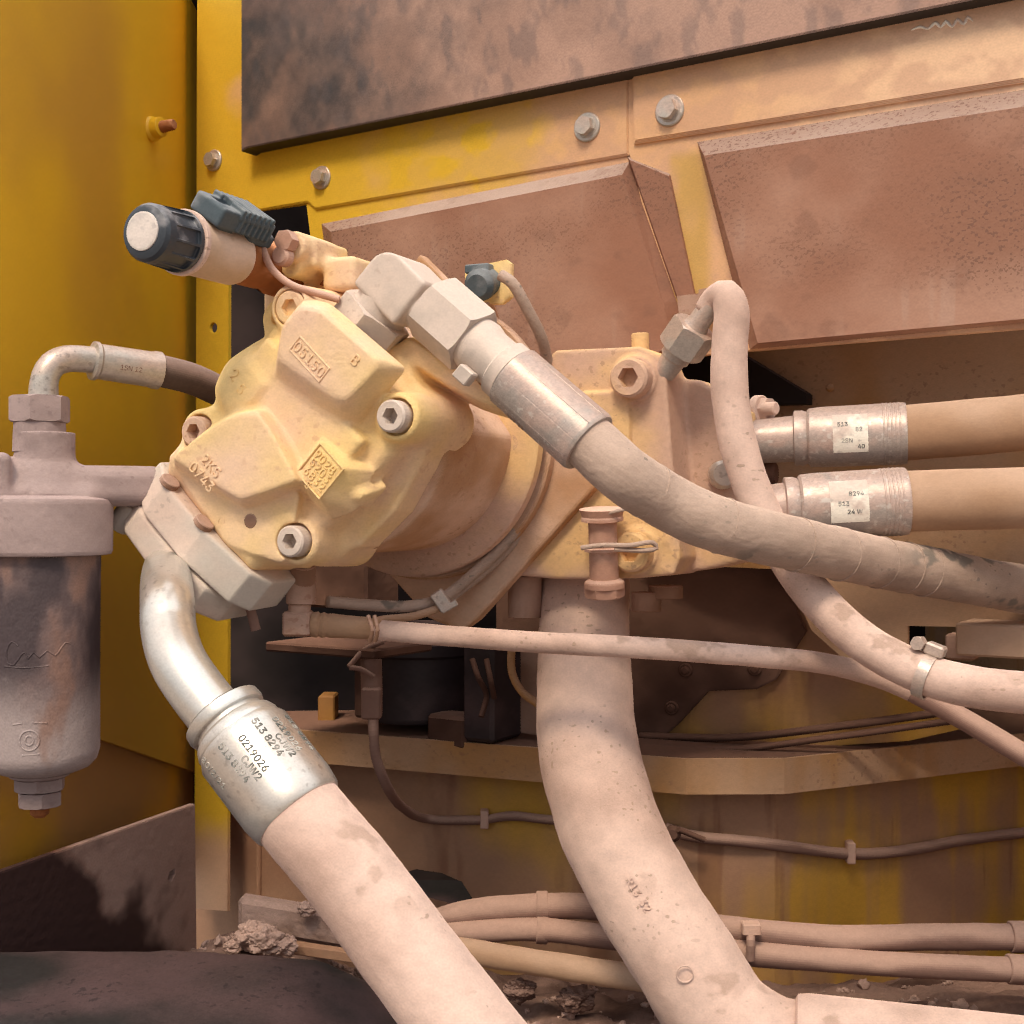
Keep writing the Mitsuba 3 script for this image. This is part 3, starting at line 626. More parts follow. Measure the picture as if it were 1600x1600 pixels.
# ------------------------------------------------------------------ the hydraulic pump
PUMP = thing('hydraulic_pump', 'large cast yellow hydraulic pump caked in pale pink dust, in the middle of the photo', 'pump')
ur = lay([(439, 508), (468, 478), (502, 482), (590, 560), (588, 580), (538, 628), (522, 625), (430, 560)], -24) + lay([(442, 500), (475, 462), (515, 470), (640, 575), (622, 592), (560, 672), (528, 684), (424, 612)], 8)
lh = lay([(338, 612), (352, 578), (380, 556), (415, 600), (385, 640), (352, 648)], -9) + lay([(330, 606), (352, 560), (420, 520), (470, 600), (410, 670), (350, 672)], 24)
arm = lay([(344, 672), (360, 648), (402, 640), (440, 700), (464, 752), (372, 782), (268, 716), (278, 704)], -25) + lay([(345, 668), (365, 640), (430, 640), (480, 700), (492, 760), (395, 812), (275, 745), (285, 690)], 14)
low = lay([(262, 716), (300, 694), (470, 770), (452, 868), (440, 882), (355, 850)], -5) + lay([(300, 690), (480, 740), (505, 800), (490, 890), (385, 872), (310, 730)], 60)
pad = lay([(499, 692), (535, 731), (500, 780), (462, 741)], -15) + lay([(508, 672), (590, 735), (560, 800), (520, 815), (452, 752)], 10)
rib = lay([(550, 770), (562, 764), (570, 774), (561, 784), (550, 780)], 1) + lay([(545, 760), (600, 745), (612, 760), (575, 800), (545, 790)], 22)
top = lay([(610, 548), (636, 524), (800, 622), (770, 640), (700, 606)], 44) + lay([(650, 560), (660, 520), (850, 640), (830, 664), (740, 640)], 112)
def cover_fn(X):
    d = None
    for p, q in ((-79, 65), (53, 68), (-76, -66), (54, -64)):
        b = s_cyl(X, (p, q), 2, 19, 1, 92, 5, 23); d = b if d is None else smin(d, b, 7)
    core = s_poly(X, [(-88, -62), (-50, -75), (40, -70), (62, -40), (66, 40), (50, 74), (-66, 72), (-86, 40)], 8, 92, 9, .10)
    d = smin(d, core, 8)
    d = smin(d, s_box(X, (-14, 8, 12), (62, 30, 18), 5), 6)
    for h_, k_, b_ in ((ur, 1.3, 4.5), (lh, 1.8, 6), (arm, 1.3, 5), (low, 1.3, 4), (pad, .9, 4.5), (rib, 1.2, 5)):
        d = smin(d, s_hull(X, h_, k_), b_)
    d = smin(d, s_box(X, (-20, -92, 34), (62, 22, 34), 9), 10)                 # arm that carries the suction port
    d = smin(d, s_hull(X, top, 2.0), 5)                                        # long slab under the elbow and nut
    outl = [(-96, -70), (-60, -92), (10, -118), (60, -84), (82, -44), (86, 0), (78, 38), (68, 66), (46, 84), (0, 92), (-80, 84), (-98, 50)]
    d = smin(d, s_poly(X, outl, 40, 84, 4), 10)                                # rear rim of the cover
    d = smin(d, s_cyl(X, (-94, 44), 2, 17, 22, 80, 5, 20), 8)                  # side lug
    for p, q in ((-79, 65), (53, 68), (-76, -66), (54, -64)):
        d = smax(d, -s_cyl(X, (p, q), 2, 14.6, -40, 9, .5), 1.2)
    d = smax(d, -s_cyl(X, (-95, 44), 2, 6, 0, 30, .5), 1.5)
    return d
obj('cover', sdf(cover_fn, (-122, -128, -30), (118, 122, 118), 1.25, F0, PV, QV, A), 'm_cast', PUMP, True)
def body_fn(X):
    x_, z_ = (X[0] + 12) * math.cos(ROLL) + X[1] * math.sin(ROLL), X[1] * math.cos(ROLL) - (X[0] + 12) * math.sin(ROLL)   # upright axes
    d = s_cyl(X, (-12, 0), 2, 104, 70, 200, 4)
    for a, w in ((.62, 94), (-.50, 96)):
        d = smax(d, x_ * math.cos(a) + (z_ + 18) * math.sin(a) - w, 3)
    return smin(d, s_cyl(X, (-12, 0), 2, 103, 190, 226, 1), 1)
obj('body', sdf(body_fn, (-150, -140, 64), (128, 138, 232), 1.8, F0, PV, QV, A), 'm_cast_dusty', PUMP, True)
obj('round_flange', lathe(pw(-12, 0, 0), A, [(.188, .118), (.190, .126), (.1925, .1285), (.203, .1285), (.2045, .127), (.2045, .10)], 160), 'm_gear', PUMP)
obj('spigot_ring', lathe(pw(-12, 0, 0), A, [(.2125, .10), (.2125, .130), (.214, .132), (.224, .132), (.225, .13)], 160), 'm_cast_dusty', PUMP)
def plate_fn(X):
    d = s_poly(X, [(-140, -100), (-118, -122), (104, -122), (138, -106), (142, -86), (142, 120), (-140, 120)], 224, 240, 3)
    return d
obj('mounting_flange', sdf(plate_fn, (-150, -130, 220), (150, 128, 244), 1.8, F0, PV, QV, A), 'm_cast_dusty', PUMP, True)

def socket_screw(o, ax, r, h, parent, mat, name='socket_bolt', sub=True):
    hd = lathe(np.zeros(3), UP, [(0, r), (h - r * .12, r), (h, r * .88)], 40)
    hole_ = lathe(np.zeros(3), UP, [(h * .25, r * .54), (h + .01, r * .54)], 6)
    return obj(name, place(man(hd) - man(hole_), o, *basis(ax)), mat, parent)
for p, q in ((-79, 65), (53, 68), (-76, -66), (54, -64)):
    socket_screw(pw(p, q, 8.8), -A, .0125 if (p, q) != (-79, 65) else .0138, .0165 if p > 0 else (.008 if q > 0 else .015), PUMP, 'm_fitting' if p > 0 else ('m_cast' if q > 0 else 'm_cast_dusty'))
for u, v, dd, r in ((806, 693, 200, .0085), (668, 862, 200, .0075), (587, 860, 200, .006)):
    x, y = GP.hit(u, v, -dd / 1000); o = GP.pt(x, y, -dd / 1000)
    socket_screw(o - A * .002, -A, r, .010, PUMP, 'm_cast_dusty', 'small_screw')
o = PP.px(392, 814, .005)
obj('plug', [lathe(o - PP.n * .006, PP.n, [(0, .006), (.0068, .006), (.0072, .0052)], 24)], 'm_cast_brown', PUMP)
# cast lettering: framed number, letters by the ports, rows on the pad
def cast_text(txt, h, u, v, dd, name='cast_lettering', bold=False, turn=0.0):
    o = PP.px(u, v, dd / 1000); ex = N(PV * math.cos(turn) + QV * math.sin(turn)); ey = N(QV * math.cos(turn) - PV * math.sin(turn))
    return text_on(txt, h, o, ex, ey, -A, .0012, bold)
def frame_rect(u, v, dd, w, h, b=.0012):
    o = PP.px(u, v, dd / 1000)
    return [bbox(o + PV * x + QV * y, PV, QV, -A, (hx, hy, .0011), .0003) for x, y, hx, hy in ((0, h / 2, w / 2, b / 2), (0, -h / 2, w / 2, b / 2), (w / 2, 0, b / 2, h / 2 + b / 2), (-w / 2, 0, b / 2, h / 2 + b / 2))]
obj('cast_lettering', join([cast_text('05150', .0082, 484, 561, 24.0)] + frame_rect(484, 561, 24.0, .037, .0135)), 'm_cast', PUMP, False, label='framed raised number cast on the upper block')
obj('cast_lettering', cast_text('B', .0085, 556, 563, 24.0), 'm_cast', PUMP, False)
obj('cast_lettering', join([cast_text('2', .010, 366, 585, 9.0), cast_text('5', .0085, 377, 608, 9.0)]), 'm_cast', PUMP, False)
obj('cast_lettering', join([cast_text('9028', .0068, 509, 722, 15.0), cast_text('5203', .0068, 501, 735, 15.0), cast_text('6832', .0068, 492, 748, 15.0), cast_text('5', .006, 482, 758, 15.0)] + frame_rect(500, 736, 15.0, .029, .031)), 'm_cast', PUMP, False, label='framed rows of raised characters cast on the square pad')
obj('cast_lettering', join([cast_text('2K5', .0085, 330, 728, 25.0), cast_text('0743', .0085, 316, 745, 25.0)]), 'm_cast', PUMP, False)
obj('cast_lettering', cast_text('C', .0075, 346, 815, 5.0), 'm_cast', PUMP, False)
# sensor cable with its bracket and clips is a thing of its own, further down

# ------------------------------------------------------------------ gearbox that carries the pump
GB = thing('gear_housing', 'dusty tan cast gear housing behind the pump with two big socket bolts', 'housing')
face = pm([(868, 547), (1000, 541), (1030, 556), (1040, 585), (1062, 872), (1052, 898), (1015, 902), (930, 905), (870, 905), (790, 898), (640, 880), (620, 800)], 236, GP)
fl_back = pm([(1000, 592), (1115, 600), (1150, 625), (1195, 650), (1192, 872), (1120, 888), (1020, 900), (900, 905)], 330, GP)
def gear_fn(X):
    d = s_poly(X, face, 236, 296, 2.2)
    d = smin(d, s_poly(X, fl_back, 286, 350, 3), 4)
    x0, z0 = pm([(930, 690)], 236, GP)[0]
    d = smin(d, s_box(X, pm([(940, 660)], 230, GP)[0] + (238,), (26, 28, 8), 1.5), 1.5)
    for u, v in ((990, 592), (992, 862)):
        d = smin(d, s_cyl(X, pm([(u, v)], 232, GP)[0], 2, 21, 231, 280, 2), 4)
    c = pm([(700, 700)], 240, GP)[0]
    d = smin(d, s_cyl(X, (c[0], c[1] - 8), 2, 112, 238, 330, 10), 10)
    return d
obj('casting', sdf(gear_fn, (40, -190, 226), (360, 120, 384), 2.0, F0, R, UP, A), 'm_gear', GB, True)
for u, v in ((990, 592), (992, 862)):
    x, y = GP.hit(u, v, -.230); o = GP.pt(x, y, -.232)
    socket_screw(o, -A, .0175, .017, GB, 'm_gear')
obj('stud', rod(at(1001, 552, 1.222), at(1000, 521, 1.222), .0080, 24), 'm_gear', GB)
obj('side_plug', [hexn(at(1186, 640, 1.21), N(R + [0, -.5, 0]), .012, .011), lathe(at(1182, 641, 1.21), N(R + [0, -.5, 0]), [(0, .0135), (.006, .0135), (.007, .0125)], 30), lathe(at(1194, 639, 1.20), N(R + [0, -.5, 0]), [(0, .006), (.012, .006), (.013, .005)], 20)], 'm_hose_pale', GB)
obj('side_plug', lathe(at(1193, 740, 1.22), R, [(0, .011), (.010, .011), (.012, .009)], 30), 'm_mud', GB)
obj('bright_cap', lathe(at(1128, 742, 1.20), N(-A + R * .5), [(0, .013), (.010, .013), (.014, .010)], 34), 'm_silver', GB)
obj('bottom_stub', [rod(at(1010, 925, 1.24), at(1010, 955, 1.24), .014, 30), rod(at(1040, 915, 1.24), at(1040, 935, 1.24), .016, 30)], 'm_cast_brown', GB)
obj('bottom_stub', rod(at(820, 900, 1.27), at(820, 965, 1.27), .016, 30), 'm_cast_brown', GB)

vt = thing('breather_pipe', 'short vertical breather pipe with hex collar and looped wire beside the lower housing bolt', 'pipe')
va, vb = at(941, 812, 1.165), at(946, 960, 1.175); vx = N(vb - va)
obj('pipe', lathe(va, vx, [(a * .8, r) for a, r in [(-.012, .020), (-.004, .0178), (-.002, .0185), (.001, .0185), (.003, .0125), (.030, .0125), (.031, .0165), (.034, .0165), (.035, .0125), (.065, .0130), (.068, .0170), (.070, .0178), (.075, .0178)]], 44), 'm_wire', vt)
obj('hex_collar', hexn(va + vx * .0595, vx, .009, .0178), 'm_wire', vt)
obj('wire', tube(px([(938, 806, 1.15), (965, 798, 1.145), (1000, 795, 1.15), (1040, 815, 1.15)]), .0016, 10), 'm_hose', vt)
obj('wire', tube(px([(908, 856, 1.152), (940, 852, 1.148), (985, 852, 1.146), (1020, 848, 1.15), (1026, 856, 1.152), (1010, 860, 1.150), (960, 858, 1.148)]), .0022, 10), 'm_hose', vt)

# ------------------------------------------------------------------ solenoid valve at the upper left of the pump
SV = thing('solenoid_valve', 'pale cylindrical solenoid valve with a ribbed dark blue cap pointing to the left', 'valve')
so = at(226, 362, .965)
cap = lathe(np.zeros(3), UP, [(-.002, .0150), (0, .0195), (.003, .0215), (.038, .0235), (.040, .0225)], 72)
capm = man(cap)
for k in range(12):
    a = k / 12 * 2 * math.pi
    capm = capm - man(place(bbox(np.zeros(3), [1, 0, 0], [0, 1, 0], UP, (.0022, .0050, .0130), .0008), np.array([math.cos(a) * .0225, math.sin(a) * .0225, .0225]), np.array([math.cos(a), math.sin(a), 0]), np.array([-math.sin(a), math.cos(a), 0]), UP))
bs = basis(A)
obj('cap', place(capm, so, *bs), 'm_knob', SV, 30)
obj('cap_disc', lathe(so, A, [(-.0035, .0128), (-.003, .0142), (0, .0145)], 48), 'm_disc', SV)
obj('collar', lathe(so, A, [(.040, .0235), (.041, .0250), (.045, .0250), (.047, .0235)], 56), 'm_hose_pale', SV)
obj('coil', lathe(so, A, [(.046, .0222), (.048, .0228), (.102, .0228), (.105, .0218)], 56), 'm_solenoid', SV)
obj('neck', lathe(so, A, [(.104, .0190), (.112, .0195), (.118, .0205), (.136, .0205), (.139, .0185), (.150, .0190), (.156, .0225), (.205, .0235)], 48), 'm_rust', SV)
vb_ = so + A * .165
def vblock(X):
    d = s_box(X, (28, 8, 10), (20, 12, 26), 4)
    d = smin(d, s_cyl(X, (34, 12), 2, 12, -28, 20, 3), 4)
    d = smin(d, s_cyl(X, (26, -2), 2, 10, -20, 20, 3), 6)
    d = smin(d, s_box(X, (60, -8, 20), (16, 14, 22), 6), 6)
    d = smin(d, s_box(X, (2, -26, 26), (26, 16, 16), 8), 8)
    return d
obj('valve_block', sdf(vblock, (-40, -60, -40), (95, 40, 60), 1.6, vb_, R, UP, A), 'm_cast', SV, True)
obj('valve_screw', [hexn(so + A * .134 + R * .034 + UP * .014, -A, .010, .009), lathe(so + A * .134 + R * .030 + UP * .002, -A, [(0, .008), (.008, .008), (.010, .006)], 24)], 'm_wire', SV)
cdir = N(A); cup = N(UP * .82 + R * .57); cside = N(np.cross(cdir, cup))
co = so + A * .080 + cup * .031
def conn_fn(X):
    d = s_box(X, (0, 0, 2), (16, 8, 33), 2.5)
    for k in range(7):
        d = smin(d, s_box(X, (0, 7.5, -10 + k * 6.2), (17.5, 4.5, 1.7), .8), .8)
        d = smin(d, s_box(X, (15, 0, -8 + k * 6.2), (3.2, 7, 1.5), .8), .8)
    d = smax(d, -s_box(X, (-3, 9, -14), (5, 4, 9), 1), 1)
    d = smin(d, s_box(X, (0, -8, 30), (13, 6, 16), 4), 3)
    d = smin(d, s_box(X, (0, -10, -12), (10, 6, 10), 2), 2)
    return d
obj('plug_connector', sdf(conn_fn, (-22, -20, -40), (22, 16, 52), 1.0, co, cside, cup, cdir), 'm_connector', SV, True)
wp = px([(408, 372, 1.075), (412, 392, 1.065), (425, 420, 1.06), (455, 445, 1.055), (495, 458, 1.05), (530, 468, 1.05)])
obj('wire', tube(wp, .0030, 16), 'm_wire', SV)
obj('wire', tube(px([(404, 375, 1.08), (402, 395, 1.08), (396, 412, 1.085), (404, 436, 1.09)]), .0022, 12), 'm_wire', SV)

# ------------------------------------------------------------------ elbow fitting and the big upper hose
def ploc(u, v, dd): return PP.px(u, v, -dd / 1000)
EF = thing('elbow_fitting', 'chunky pale grey forged elbow fitting on top of the pump', 'fitting')
ED = 38
e0 = ploc(577, 507, ED)
obj('hex_adapter', [hexn(e0 - QV * .013, QV, .026, .0315, .0012, rot=.25), lathe(e0 - QV * .03, QV, [(0, .023), (.055, .023)], 40)], 'm_fitting', EF)
ec = 1000 * np.array(PP.hit(630, 449, -ED / 1000))
def elbow_fn(X):
    d = s_box(X, (ec[0], ec[1], ED), (25.5, 21.5, 23), 3.5)
    d = np.maximum(d, smax(smax((ec[0] - X[0]) - 25.5, (X[1] - ec[1]) - 21.5, 26), -60, 1))
    d = smin(d, s_cyl((X[1], X[2], X[0]), (ec[1], ED), 2, 19, ec[0], ec[0] + 33), 1.5)
    d = smin(d, s_cyl((X[2], X[0], X[1]), (ED, ec[0] - 2), 2, 19, ec[1] - 34, ec[1]), 1.5)
    return d
obj('body', sdf(elbow_fn, (ec[0] - 40, ec[1] - 75, ED - 34), (ec[0] + 80, ec[1] + 40, ED + 34), 1.3, F0, PV, QV, A), 'm_fitting', EF, True)

UH = thing('hydraulic_hose', 'thick grey pink hydraulic hose sweeping down to the right edge from the elbow fitting', 'hose')
a0 = ploc(706, 504, ED); hx = N(ploc(918, 690, ED) - a0)
def along(u, v): return (ploc(u, v, ED) - a0) @ hx
t0, t1, t2, t3 = along(676, 478), along(742, 532), along(800, 588), along(921, 692)
obj('nut', hexn(a0 + hx * t0, hx, t1 - t0, .0285, .0015, rot=.45), 'm_fitting', UH)
obj('stub', lathe(a0, hx, [(t1 - .001, .0215), (t1 + .008, .0225), (t1 + .016, .0205), (t2 - .012, .0205), (t2 - .010, .0235), (t2, .0235)], 48), 'm_fitting', UH)
fer = lathe(a0, hx, [(t2, .022), (t2 + .0012, .0252), (t3 - .003, .0258), (t3, .0245), (t3, .0215)], 64)
fm = man(fer); b1, b2, _ = basis(hx)
for k in range(10):
    an = k / 10 * 2 * math.pi; rd = math.cos(an) * b1 + math.sin(an) * b2
    fm = fm - man(bbox(a0 + hx * (t2 + t3 + .006) / 2 + rd * .0261, hx, np.cross(hx, rd), rd, ((t3 - t2) / 2 - .006, .0006, .0009), .0002))
obj('ferrule', tm(fm), 'm_ferrule', UH)
obj('ferrule_print', join([text_round('4SP 25', .004, a0, hx, -A, (t2 + t3) / 2 - .012, 1.1 - k * .10, .0256) for k in range(2)]), 'm_hose', UH, False)
obj('clip_end', bbox(ploc(745, 590, ED) - A * .02, hx, QV, A, (.007, .006, .005), .001), 'm_fitting', UH, False)
he = a0 + hx * t3
obj('hose', tube([he - hx * .02, he, he + hx * .035] + px([(1040, 782, .995), (1110, 815, 1.0), (1250, 852, 1.04), (1400, 884, 1.11), (1600, 922, 1.19), (1720, 948, 1.24)]), [.0212, .0212, .0212, .0214, .0212, .0212, .0212, .0212, .0212], 64, rough=.0014), 'm_hose', UH, True)

hc, _t = spline([he, he + hx * .035] + px([(1040, 782, .995), (1110, 815, 1.0), (1250, 852, 1.04), (1400, 884, 1.11), (1600, 922, 1.19)]))
for k in (14, 30, 47, 60, 72, 80, 86):
    c_, d_ = hc[k], N(hc[k + 2] - hc[k - 2])
    obj('wrap_line', lathe(c_ - d_ * .0006, d_, [(0, .0200), (.0001, .0219), (.0011, .0219), (.0012, .0200)], 56), 'm_hose', UH)

# ------------------------------------------------------------------ pale pink looped hose
LH = thing('looped_hose', 'pale pink hose looping up from the gear housing fitting, then down behind the thick hose', 'hose')
f0 = at(1058, 553, 1.170); f1 = at(1100, 492, 1.150); fx = N(f1 - f0)
obj('nut', hexn(f0 + fx * .004, fx, .026, .0215, rot=.2), 'm_zinc', LH)
obj('stem', [lathe(f0, fx, [(-.022, .010), (-.006, .0115), (-.004, .0135), (.005, .0135)], 32), lathe(f0, fx, [(.028, .0125), (.034, .010), (.062, .009)], 32)], 'm_zinc', LH)
obj('hose', tube(px([(1101, 489, 1.150), (1116, 470, 1.145), (1134, 462, 1.135), (1143, 486, 1.13), (1140, 540, 1.13), (1140, 610, 1.13), (1152, 690, 1.125), (1178, 770, 1.12), (1216, 850, 1.105), (1268, 925, 1.08), (1345, 1000, 1.05), (1440, 1052, 1.02), (1530, 1075, 1.0), (1700, 1090, .98)]),
                 [.0100, .0120, .0140, .0150, .0155, .0158, .0158, .0158, .0158, .0158, .0158, .0158, .0158, .0158], 56, rough=.0008), 'm_hose_pale', LH, True)
HC = thing('hose_clamp', 'zinc hose clamp round the pale pink hose at the right', 'clamp')
c0 = at(1447, 1056, 1.018); cx = N(at(1530, 1075, 1.0) - at(1345, 1000, 1.05))
bandm = man(lathe(c0 - cx * .0045, cx, [(0, .0178), (.009, .0178)], 48)) - man(lathe(c0 - cx * .005, cx, [(0, .0166), (.010, .0166)], 48))
obj('band', tm(bandm), 'm_zinc', HC)
cu_ = N(UP - cx * (UP @ cx))
obj('screw', [bbox(c0 + cu_ * .0215, cx, cu_, np.cross(cx, cu_), (.0075, .0045, .0065), .0015), hexn(c0 + cu_ * .0225 - cx * .012, np.cross(cx, cu_), .010, .0055)], 'm_zinc', HC, False)
single('end_lug', bbox(at(1504, 1010, 1.245), FX, UP, FN, (.013, .012, .012), .002), 'm_cast_brown', 'pink brown lug on the left end of the tan beam, beside the hose clamp', 'lug', smooth=False)

# ------------------------------------------------------------------ slim drain hose
SH = thing('slim_hose', 'slim pale hose running to the right edge from a brown elbow under the pump', 'hose')
el = at(466, 974, 1.13)
obj('elbow', [bbox(el, [1, -.1, 0], UP, [.1, 1, 0], (.0115, .0105, .0105), .002), rod(el, at(470, 930, 1.13), .0095, 30), rod(at(470, 944, 1.13), at(471, 908, 1.13), .0125, 30), rod(at(472, 915, 1.13), at(474, 880, 1.12), .0110, 30)], 'm_cast_brown', SH)
sx = N(at(640, 986, 1.14) - el)
obj('ferrule', lathe(el, sx, [(.010, .0095), (.012, .0105), (.016, .0112), (.018, .0098), (.021, .0112), (.024, .0098), (.027, .0105), (.040, .0098), (.060, .0095), (.061, .0088)], 40), 'm_hose_tan', SH)
obj('hose', tube([el + sx * .05] + px([(600, 985, 1.14), (720, 995, 1.13), (860, 1005, 1.10), (1000, 1012, 1.07), (1150, 1023, 1.08), (1290, 1037, 1.10), (1375, 1059, 1.11), (1432, 1083, 1.11)]), .0088, 40, rough=.0005), 'm_hose_pale', SH, True)
obj('hose', tube(px([(1424, 1079, 1.11), (1495, 1118, 1.10), (1600, 1180, 1.08), (1700, 1240, 1.06)]), .0090, 40, rough=.0005), 'm_hose_brown', SH, True, label='darker brown run of the slim hose beyond the crossing')
obj('tie_wire', [tube(px([(575, 962, 1.12), (582, 985, 1.115), (578, 1002, 1.12)]), .0018, 10), tube(px([(585, 962, 1.12), (590, 985, 1.115), (586, 1002, 1.12)]), .0018, 10)], 'm_cast_brown', SH)

# ------------------------------------------------------------------ pump speed sensor with cable round the flange
PS = thing('speed_sensor', 'speed sensor on a yellow tab with its cable clipped round the round pump flange', 'sensor')
tab = Plane(at(770, 440, 1.22), R, UP)
obj('tab', tab.slab([(-.026, -.020), (-.026, .010), (-.018, .014), (.016, .018), (.021, .014), (.021, -.016), (.012, -.022)], 0, .006, .001), 'm_cast', PS, False)
obj('plug', [lathe(tab.pt(-.002, -.001, .005), N(tab.n + UP * -.3), [(0, .013), (.010, .0125), (.014, .0145), (.020, .0145), (.024, .010)], 32), bbox(tab.pt(-.008, .010, .012), R, UP, tab.n, (.012, .004, .006), .001)], 'm_connector', PS)
obj('post', rod(at(756, 470, 1.22), at(775, 520, 1.24), .008, 24), 'm_cast_dusty', PS)
obj('cable', tube(px([(783, 430, 1.19), (800, 442, 1.185), (825, 485, 1.19), (845, 525, 1.20), (856, 570, 1.22), (864, 640, 1.235), (858, 705, 1.22), (838, 775, 1.215), (795, 842, 1.21), (745, 892, 1.21), (690, 935, 1.205), (640, 947, 1.19), (570, 945, 1.17), (512, 940, 1.15)]), .0052, 24, step=.003, dome=True), 'm_hose', PS)
obj('cable', tube(px([(872, 700, 1.225), (858, 760, 1.222), (822, 825, 1.22), (770, 882, 1.22), (700, 938, 1.212)]), .0040, 20, step=.003), 'm_hose', PS)
obj('cable', tube(px([(700, 945, 1.20), (650, 962, 1.18), (600, 968, 1.15), (585, 972, 1.13)]), .0036, 18), 'm_hose_tan', PS)
cl = at(690, 938, 1.195)
obj('clip', [bbox(cl, N([.8, 0, .55]), N([-.55, 0, .8]), [0, 1, 0], (.006, .0095, .008), .001), bbox(cl + np.array([.007, -.004, -.005]), N([.8, 0, .45]), N([-.45, 0, .8]), [0, 1, 0], (.008, .003, .004), .0008)], 'm_zinc', PS, False)

# ------------------------------------------------------------------ suction flange, silver pipe, sleeve, pale hose
SF = thing('pipe_flange', 'pale grey split flange clamping the silver pipe to the lower left of the pump', 'flange')
FLP = Plane(pw(0, -112, 30), PV, -A)              # layers stack along -QV
def fl_out(w0, w1, d0, d1, c):                    # outline in (p, towards viewer) millimetres
    return [(w0 + c, d1), ((w1 - c), d1), (w1, d1 - c), (w1, d0), (w0, d0), (w0, d1 - c)]
def layer(q0, q1, poly, rnd=2.5):
    def fn(X): return s_poly((X[0], X[2], X[1]) if False else (X[0], X[1], X[2]), poly, q0, q1, rnd)
    P_ = np.array(poly)
    return sdf(fn, (P_[:, 0].min() - 6, P_[:, 1].min() - 6, q0 - 6), (P_[:, 0].max() + 6, P_[:, 1].max() + 6, q1 + 6), 1.4, pw(0, 0, 30), PV, -A, -QV)
obj('clamp_half', layer(112, 146, [(-95, -28), (-90, 26), (-62, 44), (-8, 44), (42, 30), (54, 12), (52, -28)]), 'm_flange', SF, True)
obj('clamp_half', layer(147.5, 176, [(-98, -28), (-100, 14), (-70, 38), (-20, 42), (22, 36), (38, 12), (36, -30)], 5), 'm_flange', SF, True)
obj('flange_bolt', rod(pw(-88, -160, 10), pw(-88, -186, 10), .011, 30), 'm_flange', SF)
for q_ in (-62, -14): obj('flange_bolt', rod(pw(q_, -113, -10), pw(q_, -107.5, -10), .0085, 30), 'm_cast_brown', SF)
if 0: obj('seal_lug', lathe(pw(50, -100, 10), PV, [(0, .012), (.010, .012), (.012, .010)], 30), 'm_cast_brown', SF)

SP = thing('suction_pipe', 'shiny silver bent pipe with a printed sleeve and a wide pale pink hose', 'pipe')
pp = [pw(-36, -140, 24), pw(-36, -172, 24)] + px([(262, 950, 1.0), (264, 985, .985), (279, 1035, .96), (312, 1085, .945), (352, 1134, .932), (385, 1175, .922)])
obj('pipe', tube(pp, .0203, 64), 'm_silver', SP, True)
if 0: obj('weld', tube([pp[1] + (pp[0] - pp[1]) * .5 + QV * .004 + [.003, 0, 0], pp[1] + (pp[0] - pp[1]) * .48 + [.0032, 0, 0]], .0222, 48), 'm_flange', SP)
s0 = at(350, 1119, .935); s1 = at(468, 1272, .905); sx = N(s1 - s0); L = np.linalg.norm(s1 - s0)
obj('sleeve', lathe(s0, sx, [(-.004, .0205), (-.004, .0265), (-.002, .0295), (.003, .0300), (.006, .0290), (.0065, .0262), (.010, .0268), (.013, .0305), (.018, .0325), (.020, .0322), (.026, .0352), (L - .014, .0352), (L - .006, .0342), (L - .002, .0335), (L, .0322), (L, .0300)], 80), 'm_silver', SP, label='silver crimped sleeve with printed part numbers')
vdir = N(np.array([0, 0, ZC]) - (s0 + s1) / 2); vdir = N(vdir - sx * (vdir @ sx))
prt = []
for th, rows in ((-.62, 0), (.18, 0)):
    for k, (txt, tt) in enumerate((('513 8294', .043), ('CJW2', .054), ('0219026', .047))):
        prt.append(text_round(txt, .0050, s0, sx, vdir, tt, th + .20 * (1 - k), .0352, bold=True))
prt.append(text_round('80/2/21', .0050, s0, sx, vdir, .036, .92, .0352))
prt.append(text_round('513 8294', .0050, s0, sx, vdir, .048, -1.22, .0352, bold=True))
obj('sleeve_print', join(prt), 'm_ink', SP, False, label='black printed part numbers in rows on the sleeve')
b1, b2, _ = basis(sx)
s2 = at(740, 1622, .835)
obj('hose', tube([s1 - sx * .01, s1 + sx * .002, s1 + (s2 - s1) * .3 + [.001, 0, .0015], s1 + (s2 - s1) * .7, s2, s2 + (s2 - s1) * .2], .0312, 72, rough=.0009), 'm_hose_pale', SP, True)

# ------------------------------------------------------------------ wide vertical hose
WH = thing('wide_hose', 'very wide dusty pink hose descending behind the slim hose and bending to the right', 'hose')
obj('hose', tube(px([(915, 880, 1.30), (913, 1000, 1.26), (914, 1090, 1.22), (921, 1180, 1.18), (952, 1290, 1.14), (1010, 1405, 1.105), (1070, 1500, 1.075), (1128, 1590, 1.06), (1200, 1642, 1.04), (1290, 1660, 1.03)]), [.0425, .0430, .0440, .0450, .0440, .0428, .0425, .0425, .0425, .0425], 80, rough=.0016), 'm_hose_pale', WH, True)
wa, wb = at(952, 1290, 1.14), at(1128, 1590, 1.06); wax = N(wb - wa)
ev = N(np.array([0, 0, ZC]) - (wa + wb) / 2)
for txt, h_, u, v in (('R13', .0065, 990, 1385), ('32', .0065, 1008, 1414)):
    ex_ = N(at(u + 30, v + 52, 1.06) - at(u, v, 1.07)); nn = N(np.array([0, 0, ZC]) - at(u, v, 1.09)); nn = N(nn - ex_ * (nn @ ex_))
    o_ = at(u, v, np.interp(v, [1290, 1405, 1500, 1590], [1.14, 1.105, 1.075, 1.06]) - .0432)
    obj('embossed_mark', text_on(txt, h_, o_, ex_, np.cross(nn, ex_), nn, .0012), 'm_hose_pale', WH, False)
ring_ = [at(1070 + 13 * math.cos(q), 1522 + 13 * math.sin(q), 1.0287) for q in np.linspace(0, 2 * math.pi, 21)]
obj('embossed_mark', tube(ring_, .0007, 8, .002), 'm_hose_pale', WH)
w0 = at(1240, 1652, 1.03); wx = N(at(1640, 1698, .99) - w0)
